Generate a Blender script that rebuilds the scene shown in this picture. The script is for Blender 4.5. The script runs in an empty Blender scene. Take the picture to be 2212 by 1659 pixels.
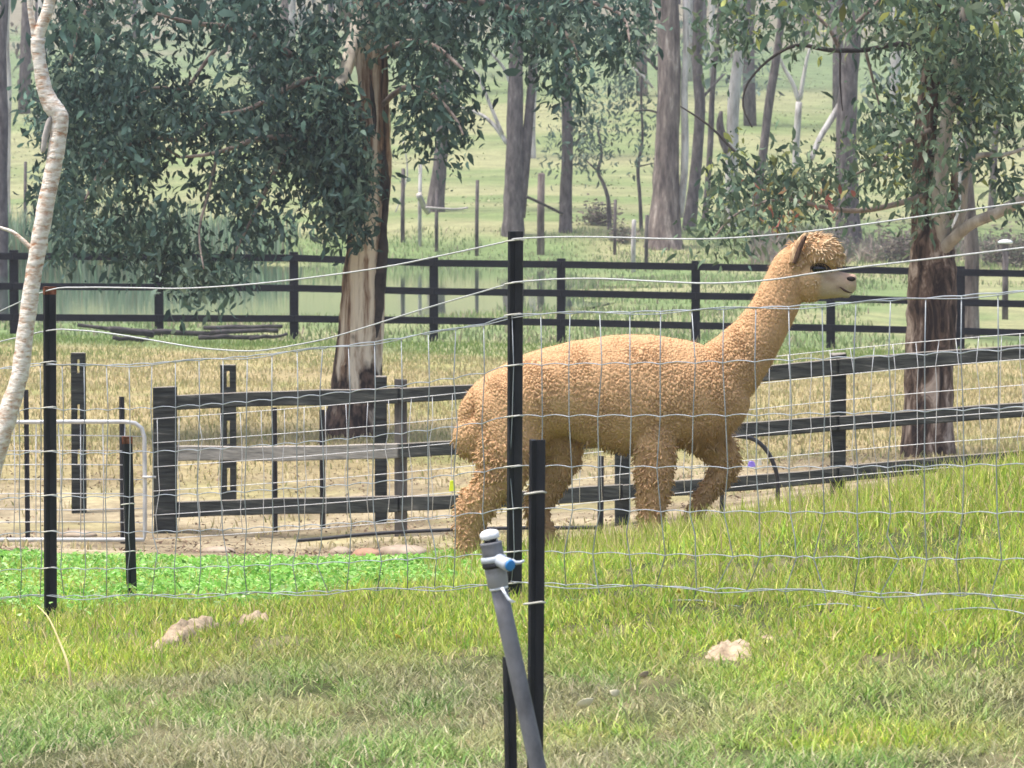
import bpy, math, random
import numpy as np
from mathutils import Vector
from mathutils.bvhtree import BVHTree

R = math.radians
random.seed(7)
rng = np.random.default_rng(11)
scene = bpy.context.scene
col = scene.collection

# ------------------------------------------------------------------ camera, sky, sun, exposure
FPX = 9401.0                      # focal length in units of a 2212-unit wide picture
PITCH = math.atan((829.5 - 300.0) / FPX)
cam_d = bpy.data.cameras.new('camera')
cam = bpy.data.objects.new('camera', cam_d)
col.objects.link(cam)
cam_d.sensor_width = 36.0
cam_d.lens = FPX / 2212.0 * 36.0
cam_d.clip_start = 0.1
cam_d.clip_end = 5000
cam.location = (0, 0, 0)
cam.rotation_euler = (math.pi / 2 - PITCH, 0, 0)
scene.camera = cam
cam_d.dof.use_dof = True
cam_d.dof.focus_distance = 19.0
cam_d.dof.aperture_fstop = 20.0
scene.render.resolution_x = 1024
scene.render.resolution_y = 768

SUN_EL, SUN_AZ = R(72), R(-105)    # azimuth measured from +Y (away from camera) towards +X
world = bpy.data.worlds.new('World')
scene.world = world
world.use_nodes = True
wn = world.node_tree
bg = wn.nodes['Background']
sky = wn.nodes.new('ShaderNodeTexSky')
sky.sky_type = 'NISHITA'
sky.sun_disc = False
sky.sun_elevation = SUN_EL
sky.sun_rotation = SUN_AZ
sky.air_density = 1.0
sky.dust_density = 4.0
sky.ozone_density = 1.0
wn.links.new(sky.outputs[0], bg.inputs[0])
bg.inputs[1].default_value = 0.15
sun_d = bpy.data.lights.new('sun', 'SUN')
sun_d.energy = 2.3
sun_d.angle = R(9)
sun_d.color = (1.0, 0.965, 0.92)
sun = bpy.data.objects.new('sun', sun_d)
col.objects.link(sun)
sdir = Vector((math.sin(SUN_AZ) * math.cos(SUN_EL), math.cos(SUN_AZ) * math.cos(SUN_EL), math.sin(SUN_EL)))
sun.rotation_euler = sdir.to_track_quat('Z', 'Y').to_euler()
sun.location = (0, 0, 60)
scene.view_settings.view_transform = 'Standard'
scene.view_settings.look = 'None'
scene.view_settings.exposure = 1.1
scene.view_settings.gamma = 1.0
scene.view_settings.use_curve_mapping = False
scene.render.engine = 'CYCLES'
scene.cycles.max_bounces = 6
scene.cycles.transparent_max_bounces = 8
scene.cycles.volume_bounces = 0


# ------------------------------------------------------------------ placing helpers
def at(x, y, D):
    """world point at depth D (metres along +Y) seen at picture position x, y"""
    r = (x - 1106.0) / FPX
    u = (829.5 - y) / FPX
    Y = math.cos(PITCH) + u * math.sin(PITCH)
    Z = -math.sin(PITCH) + u * math.cos(PITCH)
    k = D / Y
    return Vector((r * k, D, Z * k))


def hash2(ix, iy, seed):
    h = (ix.astype(np.int64) * 374761393 + iy.astype(np.int64) * 668265263 + seed * 1442695041) & 0x7fffffff
    h = ((h ^ (h >> 13)) * 1274126177) & 0x7fffffff
    return ((h ^ (h >> 16)) & 0xffff) / 65535.0


def vnoise(x, y, seed=0):
    x = np.asarray(x, float); y = np.asarray(y, float)
    ix = np.floor(x); iy = np.floor(y)
    fx = x - ix; fy = y - iy
    fx = fx * fx * (3 - 2 * fx); fy = fy * fy * (3 - 2 * fy)
    a = hash2(ix, iy, seed); b = hash2(ix + 1, iy, seed)
    c = hash2(ix, iy + 1, seed); d = hash2(ix + 1, iy + 1, seed)
    return (a * (1 - fx) + b * fx) * (1 - fy) + (c * (1 - fx) + d * fx) * fy


def fnoise(x, y, seed=0):
    return (vnoise(x, y, seed) * .55 + vnoise(x * 2.1, y * 2.1, seed + 1) * .3 + vnoise(x * 4.3, y * 4.3, seed + 2) * .15)


TAB = np.array([
    (-60, -1.6, -1.6, -1.6), (6, -1.60, -1.60, -1.55), (11, -1.62, -1.59, -1.53),
    (12.8, -1.67, -1.58, -1.44), (14.6, -1.75, -1.55, -1.39), (17, -1.86, -1.725, -1.345),
    (18.5, -1.94, -1.845, -1.435), (20, -2.02, -1.955, -1.57), (23, -2.25, -2.25, -1.87),
    (28, -2.72, -2.76, -2.35), (34, -3.19, -3.183, -2.66), (38, -3.549, -3.476, -2.91),
    (42, -3.753, -3.574, -3.15), (47, -3.50, -3.425, -3.375), (55, -3.45, -3.45, -3.57),
    (65, -3.457, -3.54, -3.66), (78, -3.50, -3.65, -3.79), (86, -3.66, -3.70, -3.89),
    (91, -4.0, -3.74, -3.90), (100, -4.6, -3.86, -3.90), (125, -4.6, -3.84, -3.75),
    (133, -3.70, -3.66, -3.5), (140, -3.43, -2.90, -3.4), (170, -2.35, -1.81, -2.35),
    (210, 0.67, 1.34, 0.67), (260, 4.98, 5.25, 4.7), (330, 11.2, 11.2, 11.2), (450, 24, 24, 24),
    (700, 45, 45, 45), (1500, 90, 90, 90)])


def pchip(xk, yk, x):
    h = np.diff(xk); d = np.diff(yk) / h
    m = np.zeros_like(yk)
    for i in range(1, len(xk) - 1):
        if d[i - 1] * d[i] > 0:
            w1 = 2 * h[i] + h[i - 1]; w2 = h[i] + 2 * h[i - 1]
            m[i] = (w1 + w2) / (w1 / d[i - 1] + w2 / d[i])
    m[0] = d[0]; m[-1] = d[-1]
    i = np.clip(np.searchsorted(xk, x) - 1, 0, len(xk) - 2)
    t = np.clip((x - xk[i]) / h[i], 0, 1)
    return ((1 + 2 * t) * (1 - t) ** 2 * yk[i] + t * (1 - t) ** 2 * h[i] * m[i]
            + t * t * (3 - 2 * t) * yk[i + 1] + t * t * (t - 1) * h[i] * m[i + 1])


def gz(x, D):
    x = np.asarray(x, float); D = np.asarray(D, float)
    l = pchip(TAB[:, 0], TAB[:, 1], D); c = pchip(TAB[:, 0], TAB[:, 2], D); r = pchip(TAB[:, 0], TAB[:, 3], D)
    u = x / np.maximum(D, 11.0) / 0.1177
    u = 1.35 * np.tanh(u / 1.35) * 1.0
    q = 1.35 * math.tanh(1 / 1.35)
    u = u / q
    z = l * u * (u - 1) / 2 + c * (1 - u * u) + r * u * (u + 1) / 2
    amp = np.where(D < 22, 0.03, np.where(D < 90, 0.06, 0.12))
    fr = np.where(D < 22, 1.7, 0.45)
    return z + (vnoise(x * fr + 40, D * fr + 9, 5) - .5) * amp


def g1(x, D):
    return float(gz(np.array([x]), np.array([D]))[0])


def ground_at(px, D):
    x = (px - 1106.0) / FPX * D
    return Vector((x, D, g1(x, D)))


# ------------------------------------------------------------------ mesh helpers
ORG = {}


def tri_mesh(name, V, T, C=None, smooth=False):
    V = np.asarray(V, np.float32).reshape(-1, 3); T = np.asarray(T, np.int32).reshape(-1, 3)
    me = bpy.data.meshes.new(name)
    me.vertices.add(len(V)); me.vertices.foreach_set('co', V.ravel())
    me.loops.add(T.size); me.loops.foreach_set('vertex_index', T.ravel())
    me.polygons.add(len(T)); me.polygons.foreach_set('loop_start', np.arange(0, T.size, 3, dtype=np.int32))
    me.polygons.foreach_set('loop_total', np.full(len(T), 3, np.int32))
    if smooth:
        me.polygons.foreach_set('use_smooth', np.ones(len(T), bool))
    if C is not None:
        C = np.asarray(C, np.float32)
        if C.shape[1] == 3:
            C = np.concatenate([C, np.ones((len(C), 1), np.float32)], 1)
        ca = me.color_attributes.new('Col', 'FLOAT_COLOR', 'POINT')
        ca.data.foreach_set('color', C.ravel())
    me.update(calc_edges=True)
    return me


def link(name, me, mat, parent=None, origin=None):
    o = bpy.data.objects.new(name, me)
    col.objects.link(o)
    if mat is not None:
        me.materials.append(mat)
    if parent is not None:
        o.parent = parent
        off = ORG[parent.name]
        ORG[o.name] = off
    else:
        off = Vector(origin) if origin is not None else Vector((0, 0, 0))
        o.location = off
        ORG[o.name] = off
    if off.length > 0:
        n = len(me.vertices)
        a = np.empty(n * 3, np.float32); me.vertices.foreach_get('co', a)
        a = a.reshape(-1, 3) - np.array(off, np.float32)
        me.vertices.foreach_set('co', a.ravel()); me.update()
    return o


def thing(name, label, cat, loc, group=None):
    o = bpy.data.objects.new(name, None)
    col.objects.link(o)
    o.empty_display_size = 0.1
    o.location = loc
    ORG[o.name] = Vector(loc)
    return tag(o, label, cat, group)


def tag(o, label=None, cat=None, group=None, kind=None):
    if label: o['label'] = label
    if cat: o['category'] = cat
    if group: o['group'] = group
    if kind: o['kind'] = kind
    return o


class MB:
    def __init__(s):
        s.v = []; s.f = []

    def add(s, vs, fs):
        b = len(s.v)
        s.v += [tuple(p) for p in vs]
        s.f += [tuple(i + b for i in f) for f in fs]

    def tube(s, pts, rad, n=8, cap=True, rad2=None, wob=0.0):
        pts = [Vector(p) for p in pts]
        if not hasattr(rad, '__len__'): rad = [rad] * len(pts)
        vs = []; prev = None
        for i, p in enumerate(pts):
            t = (pts[min(i + 1, len(pts) - 1)] - pts[max(i - 1, 0)]).normalized()
            if prev is None:
                a = Vector((0, 1, 0)) if abs(t.y) < .9 else Vector((1, 0, 0))
            else:
                a = prev
            a = (a - t * a.dot(t)).normalized(); prev = a
            b = t.cross(a)
            for k in range(n):
                th = 2 * math.pi * k / n
                r = rad[i] * (1 + (random.random() - .5) * wob)
                r2 = (rad2[i] if rad2 else rad[i]) * (r / rad[i] if rad[i] else 1)
                vs.append(p + a * (r2 * math.cos(th)) + b * (r * math.sin(th)))
        fs = []
        for i in range(len(pts) - 1):
            for k in range(n):
                k2 = (k + 1) % n
                fs.append((i * n + k, i * n + k2, (i + 1) * n + k2, (i + 1) * n + k))
        if cap:
            fs.append(tuple(range(n - 1, -1, -1)))
            fs.append(tuple((len(pts) - 1) * n + k for k in range(n)))
        s.add(vs, fs)
        return s

    def hexa(s, c8):
        s.add(c8, [(0, 3, 2, 1), (4, 5, 6, 7), (0, 1, 5, 4), (1, 2, 6, 5), (2, 3, 7, 6), (3, 0, 4, 7)])
        return s

    def box(s, c, sz, rz=0.0):
        cx, cy, cz = c; a, b, h = sz[0] / 2, sz[1] / 2, sz[2] / 2
        cr, sr = math.cos(rz), math.sin(rz)
        P = []
        for dz in (-h, h):
            for dx, dy in ((-a, -b), (a, -b), (a, b), (-a, b)):
                P.append((cx + dx * cr - dy * sr, cy + dx * sr + dy * cr, cz + dz))
        return s.hexa(P)

    def beam(s, p0, p1, h, t):
        p0 = Vector(p0); p1 = Vector(p1)
        d = (p1 - p0); side = Vector((-d.y, d.x, 0)).normalized() * (t / 2); up = Vector((0, 0, h / 2))
        P = [p0 - side - up, p1 - side - up, p1 + side - up, p0 + side - up,
             p0 - side + up, p1 - side + up, p1 + side + up, p0 + side + up]
        return s.hexa(P)

    def ball(s, c, r, nu=12, nv=8, jit=0.0):
        c = Vector(c)
        if not hasattr(r, '__len__'): r = (r, r, r)
        vs = [c + Vector((0, 0, r[2]))]; 
        for j in range(1, nv):
            ph = math.pi * j / nv
            for k in range(nu):
                th = 2 * math.pi * k / nu
                q = 1 + (random.random() - .5) * jit
                vs.append(c + Vector((r[0] * math.sin(ph) * math.cos(th) * q, r[1] * math.sin(ph) * math.sin(th) * q, r[2] * math.cos(ph) * q)))
        vs.append(c - Vector((0, 0, r[2])))
        fs = [(0, 1 + k, 1 + (k + 1) % nu) for k in range(nu)]
        for j in range(nv - 2):
            for k in range(nu):
                a = 1 + j * nu + k; b = 1 + j * nu + (k + 1) % nu
                fs.append((a, a + nu, b + nu, b))
        e = len(vs) - 1; o = 1 + (nv - 2) * nu
        fs += [(o + k, e, o + (k + 1) % nu) for k in range(nu)]
        s.add(vs, fs)
        return s

    def build(s, name, mat, parent=None, smooth=True, origin=None, bevel=0):
        me = bpy.data.meshes.new(name)
        me.from_pydata([tuple(p) for p in s.v], [], s.f)
        if smooth:
            me.polygons.foreach_set('use_smooth', np.ones(len(me.polygons), bool))
        me.update()
        o = link(name, me, mat, parent, origin)
        if bevel:
            m = o.modifiers.new('bevel', 'BEVEL'); m.width = bevel; m.segments = 1
        return o


# ------------------------------------------------------------------ materials
def nodemat(name):
    m = bpy.data.materials.new(name); m.use_nodes = True
    nt = m.node_tree
    return m, nt, nt.nodes['Principled BSDF']


def mat_noise(name, c1, c2, scale=(5, 5, 5), rough=.8, bump=.3, det=5, c3=None, spec=.3, metal=0., pos=(.35, .65), bscale=None, dist=.02, distort=0.0):
    m, nt, p = nodemat(name)
    tc = nt.nodes.new('ShaderNodeTexCoord')
    mp = nt.nodes.new('ShaderNodeMapping'); mp.inputs['Scale'].default_value = scale
    nt.links.new(tc.outputs['Object'], mp.inputs[0])
    nz = nt.nodes.new('ShaderNodeTexNoise'); nz.inputs['Scale'].default_value = 1.0; nz.inputs['Detail'].default_value = det
    nz.inputs['Roughness'].default_value = .65; nz.inputs['Distortion'].default_value = distort
    nt.links.new(mp.outputs[0], nz.inputs['Vector'])
    rp = nt.nodes.new('ShaderNodeValToRGB')
    rp.color_ramp.elements[0].position = pos[0]; rp.color_ramp.elements[0].color = (*c1, 1)
    rp.color_ramp.elements[1].position = pos[1]; rp.color_ramp.elements[1].color = (*c2, 1)
    if c3:
        e = rp.color_ramp.elements.new(min(.95, pos[1] + .12)); e.color = (*c3, 1)
    nt.links.new(nz.outputs[0], rp.inputs[0]); nt.links.new(rp.outputs[0], p.inputs['Base Color'])
    p.inputs['Roughness'].default_value = rough
    p.inputs['Specular IOR Level'].default_value = spec
    p.inputs['Metallic'].default_value = metal
    if bump:
        bp = nt.nodes.new('ShaderNodeBump'); bp.inputs['Strength'].default_value = bump; bp.inputs['Distance'].default_value = dist
        nt.links.new(nz.outputs[0], bp.inputs['Height']); nt.links.new(bp.outputs[0], p.inputs['Normal'])
    return m


def bleach_lit_top(m, c):  # pale up-facing faces: bleached timber plus sunlit top edges put into the colour
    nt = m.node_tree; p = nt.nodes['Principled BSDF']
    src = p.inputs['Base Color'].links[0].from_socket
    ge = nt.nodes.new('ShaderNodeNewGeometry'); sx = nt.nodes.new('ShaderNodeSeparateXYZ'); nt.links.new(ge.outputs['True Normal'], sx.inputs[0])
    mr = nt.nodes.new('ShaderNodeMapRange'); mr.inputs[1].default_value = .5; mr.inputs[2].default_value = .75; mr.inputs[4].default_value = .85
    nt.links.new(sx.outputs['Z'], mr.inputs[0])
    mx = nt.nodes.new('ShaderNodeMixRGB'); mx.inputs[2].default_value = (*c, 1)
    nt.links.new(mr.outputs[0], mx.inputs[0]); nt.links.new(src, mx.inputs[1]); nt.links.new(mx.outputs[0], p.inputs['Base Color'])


def mat_leaf(name, trans=.3, rough=.55, spec=.35, vary=0.0):
    m, nt, p = nodemat(name)
    at_ = nt.nodes.new('ShaderNodeAttribute'); at_.attribute_name = 'Col'
    nt.links.new(at_.outputs['Color'], p.inputs['Base Color'])
    p.inputs['Roughness'].default_value = rough; p.inputs['Specular IOR Level'].default_value = spec
    tr = nt.nodes.new('ShaderNodeBsdfTranslucent'); nt.links.new(at_.outputs['Color'], tr.inputs['Color'])
    mx = nt.nodes.new('ShaderNodeMixShader'); mx.inputs[0].default_value = trans
    nt.links.new(p.outputs[0], mx.inputs[1]); nt.links.new(tr.outputs[0], mx.inputs[2])
    nt.links.new(mx.outputs[0], nt.nodes['Material Output'].inputs[0])
    return m


M = {}
M['black_paint'] = mat_noise('black_painted_timber', (.005, .006, .009), (.012, .014, .019), (6, 6, 30), .85, .3, spec=.12)
M['old_black'] = mat_noise('weathered_black_timber', (.018, .021, .020), (.048, .052, .047), (2.5, 2.5, 26), .95, .6, c3=(.13, .125, .11), pos=(.40, .62), spec=.1)
M['grey_timber'] = mat_noise('weathered_grey_timber', (.10, .10, .09), (.26, .25, .22), (3, 3, 26), .9, .6, c3=(.36, .34, .30))
bleach_lit_top(M['old_black'], (.30, .27, .23)); bleach_lit_top(M['grey_timber'], (.42, .38, .33))
M['grey_post'] = mat_noise('grey_brown_timber', (.035, .035, .033), (.13, .115, .095), (14, 14, 3), .9, .6, c3=(.24, .20, .16))
M['steel_black'] = mat_noise('black_bitumen_steel', (.008, .008, .010), (.020, .020, .024), (30, 30, 12), .5, .15, spec=.4)
M['rust'] = mat_noise('rusty_steel', (.10, .03, .015), (.22, .09, .05), (60, 60, 60), .9, .4)
M['wire'] = mat_noise('galvanised_wire', (.40, .42, .43), (.60, .61, .61), (8, 8, 8), .38, 0, metal=.75, spec=.5)
M['stay'] = mat_noise('dull_stay_wire', (.22, .24, .25), (.40, .42, .42), (8, 8, 8), .5, 0, metal=.5)
M['wire_far'] = mat_noise('dull_wire', (.42, .43, .43), (.58, .58, .57), (8, 8, 8), .5, 0, metal=.4)
M['rope'] = mat_noise('electric_braid', (.40, .41, .40), (.54, .54, .52), (60, 60, 60), .7, .3)
M['gal'] = mat_noise('galvanised_tube', (.36, .37, .37), (.54, .54, .53), (9, 9, 9), .45, .1, metal=.35)
M['clip'] = mat_noise('pale_clip', (.45, .43, .36), (.62, .60, .52), (20, 20, 20), .6, 0)
M['pvc'] = mat_noise('grey_pvc', (.095, .095, .10), (.185, .185, .195), (8, 8, 5), .6, .15, spec=.3, pos=(.38, .60))
M['pvc_mid'] = mat_noise('stained_grey_pvc', (.17, .165, .165), (.32, .32, .33), (9, 9, 14), .6, .15, spec=.3, pos=(.4, .58))
M['pvc_pale'] = mat_noise('pale_grey_pvc', (.36, .40, .44), (.52, .55, .58), (14, 14, 14), .45, .08, spec=.4)
M['white_plastic'] = mat_noise('white_plastic', (.70, .72, .75), (.85, .85, .85), (20, 20, 20), .5, .2)
M['black_rubber'] = mat_noise('black_rubber', (.012, .012, .014), (.03, .03, .033), (20, 20, 20), .5, .1)
M['blue_plastic'] = mat_noise('blue_plastic', (.02, .17, .42), (.03, .22, .52), (20, 20, 20), .4, .05, spec=.5)
M['yellow_plastic'] = mat_noise('yellow_plastic', (.55, .65, .02), (.65, .75, .04), (20, 20, 20), .5, 0)
M['purple_plastic'] = mat_noise('purple_plastic', (.20, .14, .55), (.26, .20, .65), (20, 20, 20), .5, 0)
M['soil'] = mat_noise('sandy_soil', (.22, .16, .10), (.50, .39, .26), (14, 14, 14), .95, .8, dist=.03)
M['stone'] = mat_noise('tan_stone', (.24, .18, .125), (.42, .34, .25), (5, 5, 5), .9, .5)
M['stone_red'] = mat_noise('reddish_stone', (.28, .15, .09), (.42, .26, .17), (5, 5, 5), .9, .5)
M['dead_wood'] = mat_noise('dead_wood', (.025, .023, .023), (.09, .08, .077), (4, 4, 9), .95, .6)
M['pale_wood'] = mat_noise('bleached_wood', (.32, .29, .26), (.55, .50, .45), (5, 5, 5), .9, .5)
M['straw'] = mat_noise('dry_stalk', (.50, .40, .18), (.68, .58, .30), (9, 9, 9), .8, .1)
M['litter'] = mat_noise('fallen_leaf_pale', (.52, .46, .30), (.70, .64, .46), (20, 20, 20), .7, .1)
M['litter_y'] = mat_noise('fallen_leaf_yellow', (.60, .38, .04), (.72, .50, .08), (20, 20, 20), .7, .1)
M['bark_gum'] = mat_noise('peeling_gum_bark', (.020, .013, .010), (.24, .15, .095), (6.5, 6.5, .50), .9, .9, det=6, c3=(.68, .59, .47), pos=(.37, .44), dist=.05, distort=.5)
M['bark_right'] = mat_noise('stringy_gum_bark', (.020, .012, .009), (.13, .085, .060), (7, 7, 2.0), .9, .9, det=8, c3=(.44, .35, .28), pos=(.40, .52), dist=.04, distort=.8)
M['bark_cream'] = mat_noise('smooth_cream_bark', (.17, .14, .115), (.38, .34, .285), (5, 5, 1.2), .85, .4, det=6, c3=(.54, .50, .43), pos=(.32, .55))
def lower_bark(m, c1, c2, z0, z1):
    nt = m.node_tree; p = nt.nodes['Principled BSDF']
    src = p.inputs['Base Color'].links[0].from_socket
    tc = nt.nodes.new('ShaderNodeTexCoord'); sx = nt.nodes.new('ShaderNodeSeparateXYZ'); nt.links.new(tc.outputs['Object'], sx.inputs[0])
    mp = nt.nodes.new('ShaderNodeMapping'); mp.inputs['Scale'].default_value = (5, 5, 2.2); nt.links.new(tc.outputs['Object'], mp.inputs[0])
    nz = nt.nodes.new('ShaderNodeTexNoise'); nz.inputs['Scale'].default_value = 1; nz.inputs['Detail'].default_value = 5; nt.links.new(mp.outputs[0], nz.inputs['Vector'])
    ma = nt.nodes.new('ShaderNodeMath'); ma.operation = 'MULTIPLY_ADD'; ma.inputs[1].default_value = 3.2; nt.links.new(nz.outputs[0], ma.inputs[0]); nt.links.new(sx.outputs['Z'], ma.inputs[2])
    mr = nt.nodes.new('ShaderNodeMapRange'); mr.inputs[1].default_value = z0 + 1.6; mr.inputs[2].default_value = z1 + 1.6; mr.inputs[3].default_value = 1; mr.inputs[4].default_value = 0
    nt.links.new(ma.outputs[0], mr.inputs[0])
    n2 = nt.nodes.new('ShaderNodeTexNoise'); n2.inputs['Scale'].default_value = 4; n2.inputs['Detail'].default_value = 6; nt.links.new(mp.outputs[0], n2.inputs['Vector'])
    rp = nt.nodes.new('ShaderNodeValToRGB'); rp.color_ramp.elements[0].position = .4; rp.color_ramp.elements[1].position = .62
    rp.color_ramp.elements[0].color = (*c1, 1); rp.color_ramp.elements[1].color = (*c2, 1); nt.links.new(n2.outputs[0], rp.inputs[0])
    mx = nt.nodes.new('ShaderNodeMixRGB'); nt.links.new(mr.outputs[0], mx.inputs[0]); nt.links.new(src, mx.inputs[1]); nt.links.new(rp.outputs[0], mx.inputs[2]); nt.links.new(mx.outputs[0], p.inputs['Base Color'])


lower_bark(M['bark_gum'], (.025, .016, .013), (.13, .082, .058), .55, .95)
M['bark_sapling'] = mat_noise('flaking_white_bark', (.38, .18, .09), (.60, .50, .40), (26, 26, 70), .85, .8, det=5, c3=(.78, .72, .63), pos=(.30, .46), dist=.01)
M['twig'] = mat_noise('twig_bark', (.13, .10, .085), (.32, .26, .22), (6, 6, 6), .9, .4)
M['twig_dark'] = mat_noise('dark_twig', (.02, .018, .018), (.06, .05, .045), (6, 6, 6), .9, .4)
M['far_dark'] = mat_noise('far_grey_bark', (.045, .038, .036), (.15, .128, .12), (7, 7, 2.2), .95, .9, det=8, c3=(.27, .24, .22), pos=(.36, .60), dist=.06)
M['far_pale'] = mat_noise('far_pale_bark', (.20, .175, .16), (.52, .49, .46), (5, 5, 1.2), .9, .5, det=7, pos=(.34, .56), dist=.05)
M['far_mid'] = mat_noise('far_mixed_bark', (.060, .045, .040), (.22, .175, .15), (5, 5, 1.1), .95, .9, det=8, c3=(.50, .43, .37), pos=(.38, .58), dist=.06)
M['leaf'] = mat_leaf('gum_leaf', .28, .65, .2)
M['grass'] = mat_leaf('grass_blade', .35, .6, .25)
M['clover'] = mat_leaf('clover_leaf', .40, .5, .35)


def mat_ground():
    m, nt, p = nodemat('paddock_ground')
    a = nt.nodes.new('ShaderNodeAttribute'); a.attribute_name = 'Col'
    tc = nt.nodes.new('ShaderNodeTexCoord')
    n1 = nt.nodes.new('ShaderNodeTexNoise'); n1.inputs['Scale'].default_value = 9; n1.inputs['Detail'].default_value = 8; n1.inputs['Roughness'].default_value = .7
    nt.links.new(tc.outputs['Object'], n1.inputs['Vector'])
    n2 = nt.nodes.new('ShaderNodeTexNoise'); n2.inputs['Scale'].default_value = .8; n2.inputs['Detail'].default_value = 6
    nt.links.new(tc.outputs['Object'], n2.inputs['Vector'])
    r1 = nt.nodes.new('ShaderNodeMapRange'); r1.inputs[1].default_value = .3; r1.inputs[2].default_value = .7; r1.inputs[3].default_value = .62; r1.inputs[4].default_value = 1.32
    nt.links.new(n1.outputs[0], r1.inputs[0])
    r2 = nt.nodes.new('ShaderNodeMapRange'); r2.inputs[1].default_value = .3; r2.inputs[2].default_value = .7; r2.inputs[3].default_value = .8; r2.inputs[4].default_value = 1.2
    nt.links.new(n2.outputs[0], r2.inputs[0])
    mu = nt.nodes.new('ShaderNodeMath'); mu.operation = 'MULTIPLY'
    nt.links.new(r1.outputs[0], mu.inputs[0]); nt.links.new(r2.outputs[0], mu.inputs[1])
    vm = nt.nodes.new('ShaderNodeVectorMath'); vm.operation = 'SCALE'
    nt.links.new(a.outputs['Color'], vm.inputs[0]); nt.links.new(mu.outputs[0], vm.inputs['Scale'])
    nt.links.new(vm.outputs[0], p.inputs['Base Color'])
    p.inputs['Roughness'].default_value = .95; p.inputs['Specular IOR Level'].default_value = .1
    bp = nt.nodes.new('ShaderNodeBump'); bp.inputs['Strength'].default_value = .7; bp.inputs['Distance'].default_value = .05
    nt.links.new(n1.outputs[0], bp.inputs['Height']); nt.links.new(bp.outputs[0], p.inputs['Normal'])
    return m


def mat_water():
    m, nt, p = nodemat('pond_water')
    p.inputs['Base Color'].default_value = (.045, .075, .05, 1)
    p.inputs['Roughness'].default_value = .04
    p.inputs['IOR'].default_value = 1.33
    tc = nt.nodes.new('ShaderNodeTexCoord')
    mp = nt.nodes.new('ShaderNodeMapping'); mp.inputs['Scale'].default_value = (1.2, 2.5, 1)
    nt.links.new(tc.outputs['Object'], mp.inputs[0])
    n = nt.nodes.new('ShaderNodeTexNoise'); n.inputs['Scale'].default_value = 1.5; n.inputs['Detail'].default_value = 3
    nt.links.new(mp.outputs[0], n.inputs['Vector'])
    bp = nt.nodes.new('ShaderNodeBump'); bp.inputs['Strength'].default_value = .06; bp.inputs['Distance'].default_value = .02
    nt.links.new(n.outputs[0], bp.inputs['Height']); nt.links.new(bp.outputs[0], p.inputs['Normal'])
    return m


# ------------------------------------------------------------------ ground sheet, pond
def lerp3(a, b, t):
    return np.asarray(a) * (1 - t[:, None]) + np.asarray(b) * t[:, None]


def ss(x, a, b):
    t = np.clip((x - a) / (b - a), 0, 1)
    return t * t * (3 - 2 * t)


def ground_colour(x, D):
    n = fnoise(x * .9, D * .9, 21); nb = fnoise(x * .12 + 7, D * .12, 31); nf = fnoise(x * 4, D * 4, 41)
    C = lerp3((.075, .085, .032), (.20, .175, .09), ss(nf, .40, .68))                     # thatch under the near grass
    dirt = lerp3((.19, .15, .09), (.38, .315, .20), ss(n * .6 + nf * .4, .34, .62))
    sc = ss(fnoise(x * .7 + 9, D * .5, 71), .5, .62)[:, None]
    dirt = dirt * (1 - .6 * sc) + np.array([.30, .27, .12]) * .6 * sc
    straw = lerp3((.34, .275, .14), (.26, .25, .10), ss(n, .45, .75))
    green = lerp3((.15, .205, .08), (.26, .26, .13), ss(fnoise(x * .25, D * .12, 33), .35, .65))
    field = lerp3((.16, .205, .08), (.25, .25, .125), ss(fnoise(x * .10, D * .22, 36), .36, .62))
    far = lerp3((.14, .19, .09), (.19, .175, .12), ss(D + (nb - .5) * 90, 250, 290))
    C = lerp3(C, dirt, ss(D, 21, 24))[:, :] if False else C * (1 - ss(D, 21, 24))[:, None] + dirt * ss(D, 21, 24)[:, None]
    for colr, a, b in ((straw, 42.5, 48), (green, 71, 76), (field, 138, 150), (far, 205, 250)):
        t = ss(D + (nb - .5) * .15 * D + (n - .5) * 3, a, b)
        C = C * (1 - t)[:, None] + colr * t[:, None]
    return C


Ds = np.concatenate([np.linspace(-60, 6, 12), np.linspace(7, 10, 6), np.linspace(10.3, 24, 110), np.linspace(24.4, 48, 90),
                     np.linspace(48.7, 90, 80), np.linspace(91, 150, 80), np.linspace(152, 340, 80), np.linspace(350, 900, 30)])
us = np.concatenate([np.linspace(-2.4, -.34, 16), np.linspace(-.30, .30, 130), np.linspace(.34, 2.4, 16)])
UU, DD = np.meshgrid(us, Ds)
XX = UU * np.maximum(np.maximum(DD, 11), 20.0 * (np.abs(UU) > .32))
Vg = np.stack([XX.ravel(), DD.ravel(), gz(XX.ravel(), DD.ravel())], 1)
nu_, nd_ = len(us), len(Ds)
ii = (np.arange(nd_ - 1)[:, None] * nu_ + np.arange(nu_ - 1)[None, :]).ravel()
Tg = np.concatenate([np.stack([ii, ii + 1, ii + nu_ + 1], 1), np.stack([ii, ii + nu_ + 1, ii + nu_], 1)])
ground = link('ground', tri_mesh('ground', Vg, Tg, ground_colour(Vg[:, 0], Vg[:, 1]), True), mat_ground())
tag(ground, kind='structure')

mb = MB()
pw = [(-75, 88), (-40, 88), (-9, 88.5), (-3, 91), (1.5, 97), (3.5, 106), (4, 118), (2.5, 127), (-2, 134), (-10, 136), (-40, 137), (-75, 137)]
mb.add([(x, y, -3.80) for x, y in pw], [tuple(range(len(pw)))])
pond = mb.build('pond_water', mat_water(), smooth=False)
tag(pond, kind='structure')


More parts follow.
